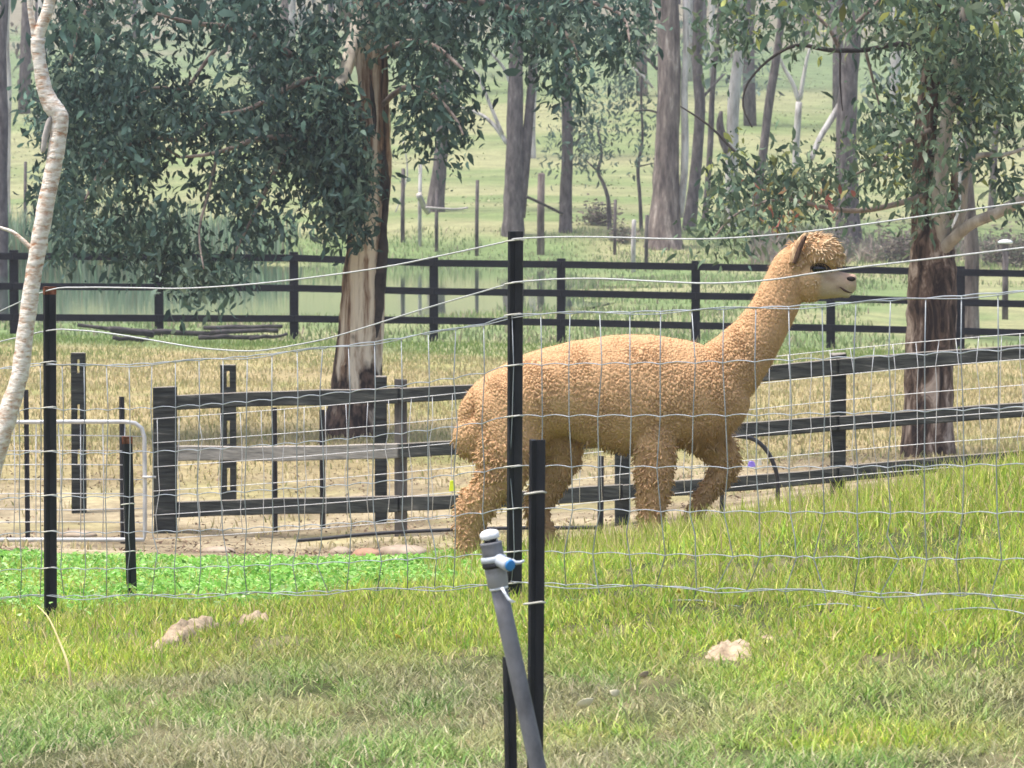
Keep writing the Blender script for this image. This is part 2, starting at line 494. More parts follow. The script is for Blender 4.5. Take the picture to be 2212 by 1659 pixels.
# ------------------------------------------------------------------ grass
def blades(name, x, D, h, w, lean, C, mat, label, cat, tipC=None, upright=None, z0=-.008, leandir=None):
    n = len(x)
    z = gz(x, D) + z0
    th = rng.random(n) * math.tau
    la = rng.random(n) * math.tau if leandir is None else leandir + rng.normal(0, .7, n)
    wx, wy = np.cos(th) * w / 2, np.sin(th) * w / 2
    lx, ly = np.cos(la) * lean * h, np.sin(la) * lean * h
    hz = h * np.sqrt(np.maximum(.08, 1 - np.minimum(lean, .95) ** 2))
    V = np.zeros((n, 5, 3), np.float32)
    V[:, 0] = np.stack([x - wx, D - wy, z], 1); V[:, 1] = np.stack([x + wx, D + wy, z], 1)
    V[:, 2] = np.stack([x - wx * .8 + lx * .35, D - wy * .8 + ly * .35, z + hz * .6], 1)
    V[:, 3] = np.stack([x + wx * .8 + lx * .35, D + wy * .8 + ly * .35, z + hz * .6], 1)
    V[:, 4] = np.stack([x + lx, D + ly, z + hz], 1)
    b = np.arange(n)[:, None] * 5
    T = np.concatenate([b + np.array([[0, 1, 3]]), b + np.array([[0, 3, 2]]), b + np.array([[2, 3, 4]])])
    CC = np.repeat(C[:, None, :], 5, 1)
    if tipC is not None:
        CC[:, 4] = tipC; CC[:, 2:4] = CC[:, 2:4] * .7 + tipC[:, None, :] * .3
    o = link(name, tri_mesh(name, V, T, CC.reshape(-1, 3)), mat)
    tag(o, label, cat, kind='stuff')
    return o


def pick(n, pal, wts):
    pal = np.array(pal); wts = np.array(wts, float); wts /= wts.sum()
    c = pal[rng.choice(len(pal), n, p=wts)]
    return c * (1 + rng.normal(0, .16, (n, 1))).clip(.55, 1.5)


def scatter(n, u0, u1, d0, d1):
    """uniform over the wedge"""
    D = np.sqrt(rng.random(n) * (d1 ** 2 - d0 ** 2) + d0 ** 2)
    return (u0 + rng.random(n) * (u1 - u0)) * D, D


# near lawn: short, matted, straw and grey-green
CLOV = lambda x, D: ss(-(x / D) + (fnoise(x * 3, D, 4) - .5) * .03, -.008, .016) * ss(D + (fnoise(x * 2, D * 2, 3) - .5) * 2.6, 16.8, 17.8) * (.45 + .55 * ss(fnoise(x * 1.6 + 30, D * .8, 6), .36, .52)) * (1 - ss(D, 23.2, 24))
SOILSPOTS = []
for px, py, D, sx in ((1575, 1460, 12.75, 55), (400, 1362, 14.75, 62), (545, 1320, 15.1, 40), (1190, 1465, 12.6, 30), (1660, 1440, 12.9, 30)):
    SOILSPOTS.append(((px - 1106) / FPX * D, D, sx / FPX * D))

n = 215000
x, D = scatter(n, -.17, .17, 10.2, 21.5)
x2, D2_ = scatter(140000, -.17, .17, 10.2, 14.8)
x3, D3_ = scatter(80000, .17, .36, 9.0, 21.5)
x3[::2] *= -1
x = np.concatenate([x, x2, x3]); D = np.concatenate([D, D2_, D3_]); n = len(x)
u = x / D
big = fnoise(x * 1.1 + 3, D * .55, 50)
fine = fnoise(x * 5, D * 3, 60)
spot = np.exp(-(((u - .093) / .018) ** 2 + ((D - 13.0) / .35) ** 2)) + np.exp(-(((u - .085) / .03) ** 2 + ((D - 11.1) / .22) ** 2)) + .6 * np.exp(-(((u - .02) / .02) ** 2 + ((D - 11.5) / .25) ** 2))  # brighter yellow-green clumps, painting in the lit lawn patches at lower right
lush = spot + ss(D + (big - .5) * 3.2 + u * 4.0, 11.2, 13.8)          # 0 matted lawn, 1 long lush grass
lush = lush.clip(0, 1)
tall = ss(D + u * 10 + (big - .5) * 1.5, 15.0, 17.2)
keep = rng.random(n) < (1 - .86 * CLOV(x, D)) * (.16 + .84 * ss(fine, .34, .55))
for sx, sD, sr in SOILSPOTS:
    keep &= ((x - sx) ** 2 + ((D - sD) / 3.2) ** 2 > (sr * .75) ** 2) | (rng.random(n) < .16)
x, D, u, lush, tall, fine, big = [q[keep] for q in (x, D, u, lush, tall, fine, big)]
n = len(x)
h = (.035 + .035 * rng.random(n)) * (1 - lush) + (.03 + .05 * rng.random(n) ** 1.5) * lush + tall * (.015 + .045 * rng.random(n))
w = .0032 + .0036 * rng.random(n)
lean = np.clip(rng.normal(.85, .2, n) * (1 - lush) + rng.normal(.65, .28, n) * lush, .05, 1.3)
short = pick(n, [(.24, .36, .09), (.36, .40, .16), (.52, .47, .27), (.13, .25, .06), (.31, .44, .15), (.64, .57, .37)], [3.6, 2.6, 1.6, 3.2, 3.2, 1.2])
long_ = pick(n, [(.38, .50, .055), (.50, .56, .08), (.28, .46, .055), (.56, .52, .14), (.60, .48, .24), (.19, .36, .055)], [4, 3.6, 3, 1.6, 1.2, 1.6])
dryp = ss(fnoise(x * 4.5 + 11, D * 1.8, 140), .43, .60)[:, None] * .75
short = short * (1 - dryp) + pick(n, [(.50, .43, .27), (.38, .34, .19), (.60, .52, .36), (.26, .25, .12)], [3, 3, 2, 2]) * dryp
t = (lush * (.75 + .5 * fine)).clip(0, 1)[:, None]
C = short * (1 - t) + long_ * t
C *= ((.72 + .5 * big) * (1 + rng.normal(0, .22, n)).clip(.45, 1.7))[:, None]
tip = C.copy()
m_ = rng.random(n) < .30 * lush
tip[m_] = pick(m_.sum(), [(.55, .44, .22), (.50, .36, .18), (.60, .55, .20)], [2, 1, 1.5])
blades('lawn_grass', x, D, h, w, lean, C, M['grass'], 'matted green and straw coloured lawn grass across the foreground slope', 'grass', tip)

# long seed stems on the crest
n = 9000
x, D = scatter(n, -.02, .17, 15.5, 21)
u = x / D
k = rng.random(n) < ss(D + u * 22, 16.4, 18.2)
x, D = x[k], D[k]; n = len(x)
blades('grass_stems', x, D, .07 + .11 * rng.random(n), .0035 + .0025 * rng.random(n), np.abs(rng.normal(.35, .2, n)),
       pick(n, [(.40, .44, .08), (.55, .48, .18), (.58, .44, .24), (.30, .40, .05)], [3, 2, 1.2, 2]), M['grass'],
       'long yellow green grass stems along the crest of the rise', 'grass')

# clover patch: small round leaves on short stalks
n = 120000
x, D = scatter(n, -.19, .015, 16.2, 24.5)
k = rng.random(n) < CLOV(x, D)
x, D = x[k], D[k]; n = len(x)
z = gz(x, D) + .01 + .12 * rng.random(n) * fnoise(x * 3, D * 2, 77) ** 1.3
r = .006 + .010 * rng.random(n)
tx, ty = rng.normal(0, .45, n), rng.normal(-.25, .45, n)
V = np.zeros((n, 7, 3), np.float32)
V[:, 6] = np.stack([x, D, z - r * .25], 1)
ph0 = rng.random(n) * math.tau
for kk in range(6):
    a = ph0 + kk * math.tau / 6
    rr = r * (1.0 if kk % 2 else .62)
    dx, dy = np.cos(a) * rr, np.sin(a) * rr
    V[:, kk] = np.stack([x + dx, D + dy, z + dx * tx + dy * ty], 1)
b = np.arange(n)[:, None] * 7
T = np.concatenate([b + np.array([[6, kk, (kk + 1) % 6]]) for kk in range(6)])
C = pick(n, [(.24, .50, .09), (.36, .62, .17), (.14, .34, .055), (.50, .70, .30), (.34, .46, .10)], [4, 3, 2.6, 1.3, 1.2])
C *= (.7 + .6 * fnoise(x * 2.5, D * 1.5, 90))[:, None]
tag(link('clover', tri_mesh('clover', V, T, np.repeat(C, 7, 0)), M['clover']), 'bright green low clover patch behind the fence on the left', 'clover', kind='stuff')

# dry paddock behind the timber rails
n = 170000
x, D = scatter(n, -.19, .19, 33, 77)
nn = fnoise(x * .8, D * .5, 15)
dens = ss(D, 43.5, 49) * (.35 + .65 * ss(nn, .25, .5)) + .22 * (1 - ss(D, 43.5, 49)) * ss(nn, .45, .65)
k = rng.random(n) < dens
x, D, nn = x[k], D[k], nn[k]; n = len(x)
C = pick(n, [(.43, .355, .18), (.52, .44, .25), (.36, .32, .14), (.30, .31, .125)], [4, 3, 2.4, 2])
gr = ss(D + (nn - .5) * 14, 66, 76)[:, None]
C = C * (1 - gr) + pick(n, [(.17, .26, .07), (.26, .31, .10)], [2, 1]) * gr
blades('dry_grass', x, D, .04 + .07 * rng.random(n), .010 + .012 * rng.random(n), np.abs(rng.normal(.4, .25, n)), C, M['grass'],
       'dry straw coloured paddock grass between the two rail fences', 'grass')

n = 42000
x, D = scatter(n, -.19, .19, 32, 49)
k = rng.random(n) < .12 + .88 * ss(fnoise(x * 1.1 + 4, D * .8, 88) + .10 * ss(D, 42, 44.5), .47, .60)
x, D = x[k], D[k]; n = len(x)
blades('leaf_litter', x, D, .025 + .06 * rng.random(n) ** 2, .012 + .03 * rng.random(n) ** 2, .8 + .4 * rng.random(n),
       pick(n, [(.16, .10, .065), (.28, .19, .12), (.42, .33, .22), (.09, .065, .045)], [3, 3, 2, 2]), M['grass'], 'brown bark and leaf litter strewn over the dirt yard', 'leaf litter')

# green bank behind the black fence, tussocks of the far field
n = 90000
x, D = scatter(n, -.19, .19, 77, 140)
nn = fnoise(x * .35, D * .2, 115)
zz = gz(x, D)
k = (zz > -3.82) & (rng.random(n) < .35 + .65 * ss(nn, .3, .6))
x, D, nn = x[k], D[k], nn[k]; n = len(x)
C = pick(n, [(.21, .28, .11), (.28, .33, .15), (.17, .24, .09), (.35, .34, .19), (.34, .29, .20)], [3, 3, 1.6, 1.6, 1.0])
C *= (.7 + .6 * nn)[:, None]
blades('bank_grass', x, D, .06 + .16 * rng.random(n) * (.4 + nn), .02 + .025 * rng.random(n), np.abs(rng.normal(.35, .25, n)), C, M['grass'],
       'soft green grass on the pond bank behind the black fence', 'grass')
n = 30000
x, D = scatter(n, -.2, .2, 140, 300)
nn = fnoise(x * .16, D * .07, 125)
k = rng.random(n) < .15 + .85 * ss(nn, .38, .6)
x, D, nn = x[k], D[k], nn[k]; n = len(x)
C = pick(n, [(.24, .29, .125), (.31, .32, .165), (.20, .25, .11), (.35, .32, .20)], [3, 3, 1.4, 1.2])
br = ss(D + (nn - .5) * 60, 215, 260)[:, None]
C = C * (1 - br) + pick(n, [(.25, .20, .15), (.15, .21, .10), (.22, .22, .13)], [2, 2, 1]) * br
blades('field_grass', x, D, .03 + .06 * rng.random(n) * (.3 + nn), .07 + .07 * rng.random(n), np.abs(rng.normal(.4, .25, n)), C, M['grass'],
       'pale green tussock grass on the far hillside', 'grass')
# reeds on the far pond edge
n = 9000
x, D = scatter(n, -.125, -.045, 131, 139)
rf = ss(-x / D + (fnoise(x * .6, D, 12) - .5) * .03, .05, .075)
k = rng.random(n) < (.15 + .85 * ss(fnoise(x * .5, D * .3, 9), .40, .6)) * rf
x, D, rf = x[k], D[k], rf[k]; n = len(x)
blades('reeds', x, D, (.4 + 1.5 * rng.random(n)) * (.4 + .9 * fnoise(x * .8, D * .5, 14)) * (.5 + .5 * rf), .05 + .04 * rng.random(n), np.abs(rng.normal(.15, .12, n)),
       pick(n, [(.22, .33, .19), (.36, .44, .29), (.13, .22, .12), (.30, .30, .18)], [3, 2, 2, 1]), M['grass'], 'pale green reeds on the far edge of the pond', 'reeds')
n = 5000
x, D = scatter(n, .055, .13, 128, 139)
k = rng.random(n) < .2 + .8 * ss(fnoise(x * .4, D * .3, 19), .4, .6)
x, D = x[k], D[k]; n = len(x)
blades('bracken', x, D, .25 + .5 * rng.random(n), .05 + .05 * rng.random(n), np.abs(rng.normal(.6, .3, n)),
       pick(n, [(.24, .20, .16), (.30, .25, .20), (.19, .22, .13)], [3, 2, 2]), M['grass'], 'grey brown bracken on the far bank behind the right gum', 'bracken')


# ------------------------------------------------------------------ foliage
def leaf_mesh(name, centres, leaf_len, pal, wts, per, spread, mat, parent, droop=.75, label=None):
    cs = np.asarray(centres, float)
    n = len(cs) * per
    P = np.repeat(cs, per, 0)
    off = rng.normal(0, 1, (n, 3)) * np.array([spread * .8, spread, spread * 1.15])
    P = P + off
    d = rng.normal(0, 1, (n, 3)); d[:, 2] = -np.abs(d[:, 2]) * .6 - droop * 2.2 * rng.random(n) + .1
    d /= np.linalg.norm(d, axis=1, keepdims=True)
    s = np.cross(d, rng.normal(0, 1, (n, 3))); s /= np.linalg.norm(s, axis=1, keepdims=True) + 1e-9
    nn = np.cross(d, s)
    L = (leaf_len * (.5 + 1.0 * rng.random(n) ** 1.3))[:, None]; W = L * (.13 + .07 * rng.random(n))[:, None]
    V = np.zeros((n, 6, 3), np.float32)
    bend = nn * L * .10
    V[:, 0] = P
    V[:, 1] = P + d * L * .33 + s * W + bend; V[:, 2] = P + d * L * .33 - s * W + bend
    V[:, 3] = P + d * L * .70 + s * W * .75 + bend; V[:, 4] = P + d * L * .70 - s * W * .75 + bend
    V[:, 5] = P + d * L - bend
    b = np.arange(n)[:, None] * 6
    T = np.concatenate([b + np.array([t]) for t in ([0, 1, 2], [1, 3, 4], [1, 4, 2], [3, 5, 4])])
    cc = pick(len(cs), pal, wts)
    C = np.repeat(cc, per, 0) * (1 + rng.normal(0, .2, (n, 1))).clip(.5, 1.6)
    o = link(name, tri_mesh(name, V, T, np.repeat(C, 6, 0)), mat, parent)
    o['kind'] = 'stuff'
    if label: o['label'] = label
    return o


HOLES = [(745, 130, 34, 66), (390, 95, 95, 60), (640, 385, 50, 32), (370, 425, 100, 34), (600, 265, 36, 20), (470, 480, 70, 34), (120, 330, 40, 22), (1690, 250, 90, 60), (255, 470, 50, 18)]


def blob_centres(blobs, D, dd, per_area, hole=.42, fs=.022):
    out = []
    for bx, by, rx, ry in blobs:
        m = max(2, int(math.pi * rx * ry * per_area))
        for _ in range(m):
            a = random.random() * math.tau; q = random.random() ** .5
            px, py = bx + rx * q * math.cos(a), by + ry * q * math.sin(a)
            if any(((px - hx) / ha) ** 2 + ((py - hy_) / hb) ** 2 < 1 for hx, hy_, ha, hb in HOLES) and random.random() < .93: continue
            if float(fnoise(np.array([px * fs]), np.array([py * fs]), 200)[0]) < hole and random.random() < .8:
                continue
            out.append(at(px, py, D + random.gauss(0, dd)))
    return out


def limb(mb, pts, D, widths, n=8, dD=0.0, wob=.08, sub=3):
    """pts: picture positions; widths in the same units"""
    P = []; W = []
    for i, (px, py) in enumerate(pts):
        P.append(at(px, py, D + dD * i / max(1, len(pts) - 1))); W.append(widths[i] if hasattr(widths, '__len__') else widths)
    P2 = []; W2 = []
    for i in range(len(P) - 1):
        p0 = P[max(i - 1, 0)]; p1 = P[i]; p2 = P[i + 1]; p3 = P[min(i + 2, len(P) - 1)]
        for k in range(sub):
            t = k / sub
            P2.append(.5 * ((2 * p1) + (p2 - p0) * t + (2 * p0 - 5 * p1 + 4 * p2 - p3) * t * t + (3 * p1 - p0 - 3 * p2 + p3) * t ** 3))
            W2.append(W[i] * (1 - t) + W[i + 1] * t)
    P2.append(P[-1]); W2.append(W[-1])
    mb.tube(P2, [w / 2 / FPX * D for w in W2], n, True, None, wob)
    return mb


# ---- left gum (about 50 m)
DL = 50.0
gum = thing('gum_tree', 'tall gum tree with peeling cream and brown bark behind the timber rails, left of centre', 'tree', ground_at(760, DL))
mb = MB()
limb(mb, [(757, 985), (760, 945), (768, 850), (778, 740), (784, 640), (790, 550), (800, 450), (812, 370), (814, 300), (810, 220), (803, 140), (798, 60), (795, -40), (800, -160), (790, -300)],
     DL, [150, 134, 112, 100, 94, 88, 80, 68, 60, 62, 68, 74, 66, 54, 40], 18, 0, .10, 4)
mb.build('trunk', M['bark_gum'], gum)
M['bark_pale'] = mat_noise('pale_cream_bark', (.30, .24, .18), (.60, .53, .43), (7, 7, 2), .85, .4, pos=(.3, .5))
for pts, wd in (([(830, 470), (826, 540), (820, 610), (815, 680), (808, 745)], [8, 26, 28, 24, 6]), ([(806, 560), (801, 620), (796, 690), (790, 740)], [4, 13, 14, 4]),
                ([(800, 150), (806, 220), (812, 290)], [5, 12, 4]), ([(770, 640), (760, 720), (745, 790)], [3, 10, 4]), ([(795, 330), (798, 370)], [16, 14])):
    mb = MB(); limb(mb, pts, DL - .155, wd, 7, 0, .35, 5); mb.build('bark_strip', M['twig_dark'], gum)  # dark bark streaks; those on the right also paint in the trunk's shaded side
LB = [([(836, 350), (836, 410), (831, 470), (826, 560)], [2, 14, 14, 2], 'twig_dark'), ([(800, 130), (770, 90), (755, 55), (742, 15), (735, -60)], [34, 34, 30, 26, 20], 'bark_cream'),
      ([(792, 15), (772, 55), (762, 95), (752, 135), (738, 172), (724, 188)], [30, 32, 32, 32, 28, 16], 'bark_pale'),
      ([(808, 300), (740, 190), (690, 170), (620, 190), (540, 235), (480, 245)], [22, 20, 16, 13, 10, 7], 'twig'),
      ([(800, 420), (700, 330), (640, 300), (560, 300), (470, 330), (390, 340)], [22, 18, 15, 12, 9, 5], 'twig'),
      ([(640, 300), (600, 360), (570, 420), (540, 480), (500, 560)], [12, 10, 8, 6, 4], 'twig'),
      ([(690, 170), (600, 100), (500, 60), (420, 50), (340, 30)], [18, 15, 12, 9, 6], 'twig'),
      ([(500, 60), (440, 140), (400, 190), (330, 190), (270, 230)], [10, 9, 8, 6, 4], 'twig'),
      ([(480, 245), (400, 300), (330, 300), (250, 325), (210, 380), (180, 440)], [9, 9, 8, 8, 6, 4], 'twig'),
      ([(390, 340), (310, 300), (240, 330), (170, 330)], [6, 6, 5, 3], 'twig'),
      ([(470, 330), (450, 420), (430, 500), (440, 580)], [8, 7, 5, 3], 'twig'),
      ([(814, 240), (870, 190), (930, 200), (980, 250), (1000, 290)], [14, 12, 9, 7, 4], 'twig'),
      ([(805, 120), (880, 90), (940, 100), (1000, 150)], [16, 13, 10, 6], 'twig'),
      ([(798, 30), (900, -10), (1020, 0), (1120, 20), (1220, 70), (1250, 130)], [26, 22, 18, 14, 9, 5], 'twig'),
      ([(1120, 20), (1240, 0), (1340, 30), (1360, 90)], [12, 10, 8, 5], 'twig'),
      ([(795, -60), (600, -120), (400, -110), (250, -60), (180, 40), (150, 140)], [30, 26, 20, 15, 11, 6], 'twig'),
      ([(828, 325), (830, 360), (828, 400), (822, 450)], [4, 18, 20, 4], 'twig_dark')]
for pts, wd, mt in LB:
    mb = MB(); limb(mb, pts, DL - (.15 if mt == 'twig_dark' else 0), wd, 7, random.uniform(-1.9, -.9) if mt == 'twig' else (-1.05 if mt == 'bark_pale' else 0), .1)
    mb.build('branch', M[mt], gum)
LBL = [(200, 130, 130, 120), (110, 220, 60, 80), (300, 50, 190, 55), (230, 250, 130, 100), (345, 220, 90, 80), (520, 50, 110, 55), (630, 60, 110, 60),
       (560, 180, 130, 70), (480, 240, 100, 55), (650, 210, 80, 90), (700, 300, 85, 65), (770, 365, 55, 45), (640, 330, 80, 55), (560, 310, 90, 45),
       (200, 390, 100, 90), (150, 480, 80, 55), (290, 330, 90, 55), (330, 460, 110, 45), (480, 410, 90, 50), (570, 440, 80, 45), (420, 545, 90, 55),
       (470, 600, 60, 50), (395, 630, 45, 40), (510, 500, 60, 40), (730, 420, 45, 35), (100, 395, 35, 35), (720, 500, 22, 35), (250, 520, 90, 35),
       (935, 105, 75, 65), (885, 60, 60, 60), (950, 205, 75, 45), (900, 265, 45, 35), (965, 285, 55, 50), (1000, 180, 38, 38), (870, 25, 80, 30), (985, 330, 30, 20),
       (1080, 50, 55, 65), (1180, 40, 110, 45), (1225, 135, 75, 50), (1220, 185, 50, 28), (1345, 50, 50, 65), (1350, 105, 35, 30), (1280, 25, 80, 35), (1000, 15, 90, 28),
       (785, 15, 80, 38), (825, 75, 40, 40), (685, 120, 45, 55)]
LTOP = [(300, -130, 380, 110), (800, -200, 350, 130), (1180, -110, 240, 80)]
pal_l = [(.052, .098, .080), (.082, .145, .110), (.036, .068, .060), (.130, .195, .150), (.18, .25, .19)]
cs = blob_centres(LBL, DL - .2, .9, .0036, .52)
cs = [c if not (770 < 1106 + c.x / c.y * FPX < 870) else Vector((c.x, c.y, c.z)) + Vector((0, max(0, DL + .9 - c.y), 0)) for c in cs]
leaf_mesh('crown', cs, .125, pal_l, [4, 3.5, 3, 1.6, .8], 20, .15, M['leaf'], gum)
leaf_mesh('front_spray', blob_centres([(735, 300, 55, 65), (755, 385, 45, 45), (715, 240, 40, 40), (720, 350, 60, 50), (735, 455, 50, 30), (775, 470, 30, 35), (800, 30, 40, 25), (835, 55, 35, 35)], DL - .95, .2, .0036, .3), .125, pal_l, [3, 3.5, 2, 2.2, 1.2], 20, .14, M['leaf'], gum)
leaf_mesh('upper_crown', blob_centres(LTOP, DL, 2.2, .0012, .3), .19, pal_l, [4, 3.5, 3, 1.4, .6], 16, .3, M['leaf'], gum)

# ---- right gum (about 46 m)
DR = 46.0
gum2 = thing('gum_tree', 'dark barked gum tree with pale forking limbs behind the timber rails on the right', 'tree', ground_at(2005, DR))
mb = MB()
limb(mb, [(2000, 1025), (2003, 985), (2005, 880), (2008, 780), (2012, 680), (2015, 600), (2012, 530), (2000, 480), (1996, 400), (1998, 300), (2008, 200), (2022, 110), (2030, 20), (2040, -120), (2030, -260)],
     DR, [132, 122, 108, 108, 110, 104, 92, 62, 52, 48, 48, 46, 42, 36, 26], 18, 0, .10, 4)
mb.build('trunk', M['bark_right'], gum2)
RB = [([(2040, 540), (2035, 480), (2030, 430), (2036, 333), (2050, 233), (2070, 120), (2090, 0), (2110, -120)], [40, 38, 36, 32, 28, 24, 20, 14], 'bark_cream', -.3),
      ([(2030, 545), (2060, 515), (2100, 483), (2150, 462), (2212, 430), (2300, 380)], [30, 27, 25, 25, 26, 22], 'bark_cream', -.8),
      ([(2045, 525), (2060, 505), (2080, 460), (2085, 400), (2092, 355), (2120, 335), (2165, 335), (2215, 320)], [18, 17, 15, 14, 14, 13, 10, 7], 'bark_cream', -.6),
      ([(2015, 500), (2040, 490), (2060, 440), (2062, 380), (2068, 330)], [26, 24, 20, 16, 12], 'bark_right', -.1),
      ([(2005, 330), (2040, 340), (2075, 345), (2110, 355)], [14, 11, 8, 5], 'twig_dark', 0),
      ([(2020, 130), (1950, 95), (1870, 108), (1790, 108), (1720, 98), (1660, 130), (1615, 180), (1605, 230), (1625, 275)], [18, 13, 11, 10, 8, 6, 5, 4, 3], 'twig_dark', -.6),
      ([(1810, 110), (1815, 80), (1860, 40), (1900, 0)], [9, 9, 9, 8], 'twig', 0),
      ([(1810, 100), (1790, 60), (1750, 20), (1730, -20)], [8, 8, 7, 6], 'twig', 0),
      ([(1815, 112), (1815, 180), (1820, 240)], [5, 4, 2], 'twig_dark', 0),
      ([(1870, 110), (1885, 170), (1900, 230), (1910, 290)], [7, 6, 4, 3], 'twig', 0),
      ([(2000, 420), (1940, 440), (1860, 455), (1790, 450), (1700, 430), (1640, 440), (1580, 470), (1545, 510)], [16, 13, 11, 9, 8, 6, 5, 3], 'twig', -.6),
      ([(1700, 430), (1650, 390), (1590, 330), (1530, 270), (1470, 230)], [5, 6, 6, 5, 3], 'twig_dark', .3),
      ([(2010, 280), (1950, 310), (1900, 350), (1840, 380)], [12, 9, 7, 4], 'twig', -.4),
      ([(2050, 240), (2120, 190), (2180, 160), (2230, 150)], [16, 13, 10, 8], 'twig', .4),
      ([(2060, 205), (2130, 240), (2180, 280), (2200, 330)], [11, 9, 7, 4], 'twig_dark', .4)]
for pts, wd, mt, dd in RB:
    mb = MB(); limb(mb, pts, DR - .1, wd, 8, dd, .1); mb.build('branch', M[mt], gum2)
RBL = [(2090, 60, 130, 75), (1960, 50, 95, 48), (1800, 35, 140, 36), (1640, 38, 95, 40), (1565, 65, 42, 40), (2080, 170, 105, 75), (2180, 120, 50, 95), (1985, 165, 75, 55),
       (1990, 270, 105, 60), (2110, 280, 70, 55), (1930, 250, 50, 45), (1900, 320, 70, 45), (1950, 370, 80, 50), (2170, 380, 45, 35), (1820, 395, 75, 45), (1720, 375, 100, 34),
       (1640, 395, 90, 42), (1585, 440, 70, 45), (1560, 505, 55, 32), (1510, 505, 25, 30), (1700, 445, 85, 30), (1780, 455, 55, 28), (1985, 440, 60, 40), (2060, 110, 80, 50), (2160, 200, 70, 60), (1590, 350, 40, 20), (2050, 400, 26, 30), (1975, 490, 30, 16)]
pal_r = [(.085, .140, .085), (.125, .185, .110), (.055, .095, .065), (.18, .235, .14), (.27, .30, .09), (.22, .27, .19)]
leaf_mesh('crown', blob_centres(RBL, DR - .2, .7, .0032, .50), .12, pal_r, [4, 4, 3, 1.8, .9, 1.0], 15, .15, M['leaf'], gum2)
leaf_mesh('red_leaves', blob_centres([(1645, 392, 26, 12), (1690, 470, 55, 25), (1780, 400, 40, 20)], DR - 1.3, .2, .004, .0), .13,
          [(.30, .11, .08), (.33, .20, .12), (.28, .26, .10)], [1.6, 2, 1.6], 2, .12, M['leaf'], gum2, label='scattered reddish leaves')
leaf_mesh('upper_crown', blob_centres([(1850, -120, 300, 90), (2150, -120, 150, 90)], DR, 1.6, .0012, .3), .17, pal_r, [4, 4, 3, 1.8, .9, 1], 15, .28, M['leaf'], gum2)

# ---- pale leaning sapling (about 15 m), base just out of frame on the left
DS = 15.0
sap = thing('sapling', 'slender leaning sapling with flaking white and orange bark at the left edge', 'tree', ground_at(-75, DS))
mb = MB()
limb(mb, [(-80, 1385), (-60, 1220), (-30, 1060), (0, 950), (22, 880), (42, 810), (52, 740), (64, 650), (78, 560), (90, 490), (104, 420), (118, 345), (127, 285), (128, 252), (112, 228), (97, 195), (88, 150), (82, 110), (82, 84)],
     DS, [56, 50, 46, 44, 42, 38, 36, 37, 37, 37, 36, 36, 37, 42, 40, 34, 30, 29, 32], 12, 0, .14, 4)
mb.build('trunk', M['bark_sapling'], sap)
for pts, wd in (([(80, 95), (88, 60), (100, 30), (107, 0), (112, -60), (105, -150)], [24, 26, 26, 25, 22, 16]), ([(78, 96), (72, 60), (66, 25), (64, 0), (60, -60)], [15, 14, 13, 13, 10]),
                ([(70, 540), (50, 520), (25, 500), (0, 492), (-40, 480)], [12, 10, 8, 7, 5])):
    mb = MB(); limb(mb, pts, DS, wd, 9, 0, .12); mb.build('branch', M['bark_sapling'], sap)
mb = MB(); limb(mb, [(113, 250), (106, 265), (98, 295), (94, 322), (90, 330)], DS - .015, [8, 14, 14, 12, 5], 7, 0, .2)
mb.build('bark_strip', M['pale_wood'], sap)


# ---- far trees
def far_tree(label, pts, D, wd, mat, branches=(), leaves=(), group=None, crown=True, pal=None, name='gum_tree'):
    px, py = pts[0]
    g = ground_at(px, D)
    t = thing(name, label, 'tree', g, group)
    s = FPX / D
    gy = 829.5 - 0  # picture y of the ground below the first point
    yb = 300 - g.z * s
    P = [(px + (px - pts[1][0]) * .1, yb + 14)] + [p for p in pts if p[1] < yb - 4]
    W = [wd[0] * 1.25] + [wd[min(i, len(wd) - 1)] for i, p in enumerate(pts) if p[1] < yb - 4]
    if crown:
        lx, ly = P[-1]; dx = (P[-1][0] - P[-2][0]) * .3
        P += [(lx + dx + random.uniform(-20, 20), ly - 260), (lx + dx * 2 + random.uniform(-30, 30), ly - 560)]
        W += [W[-1] * .7, W[-1] * .3]
    mb = MB(); limb(mb, P, D, W, 9, 0, .12); mb.build('trunk', mat, t)
    for bp, bw, bm in branches:
        mb = MB(); limb(mb, bp, D, bw, 6, random.uniform(-.6, .6), .1); mb.build('branch', bm, t)
    pal = pal or [(.09, .145, .10), (.13, .19, .135), (.18, .235, .165)]
    bl = list(leaves)
    if crown:
        for _ in range(3):
            ex = lx + random.uniform(-130, 130); ey = ly - random.uniform(250, 480)
            mb = MB(); limb(mb, [(lx + dx, ly - 150), ((lx + ex) / 2, (ly - 200 + ey) / 2), (ex, ey)], D, [W[-2], W[-2] * .6, 3], 5); mb.build('branch', mat, t)
            bl.append((ex, ey, 90, 60))
        bl.append((lx, ly - 520, 120, 80))
    if bl:
        leaf_mesh('crown', blob_centres(bl, D, .8, .0014 if not leaves else .0030, .38), .30 if not leaves else .20, pal, [3, 2, 1], 13, .32, M['leaf'], t)
    return t


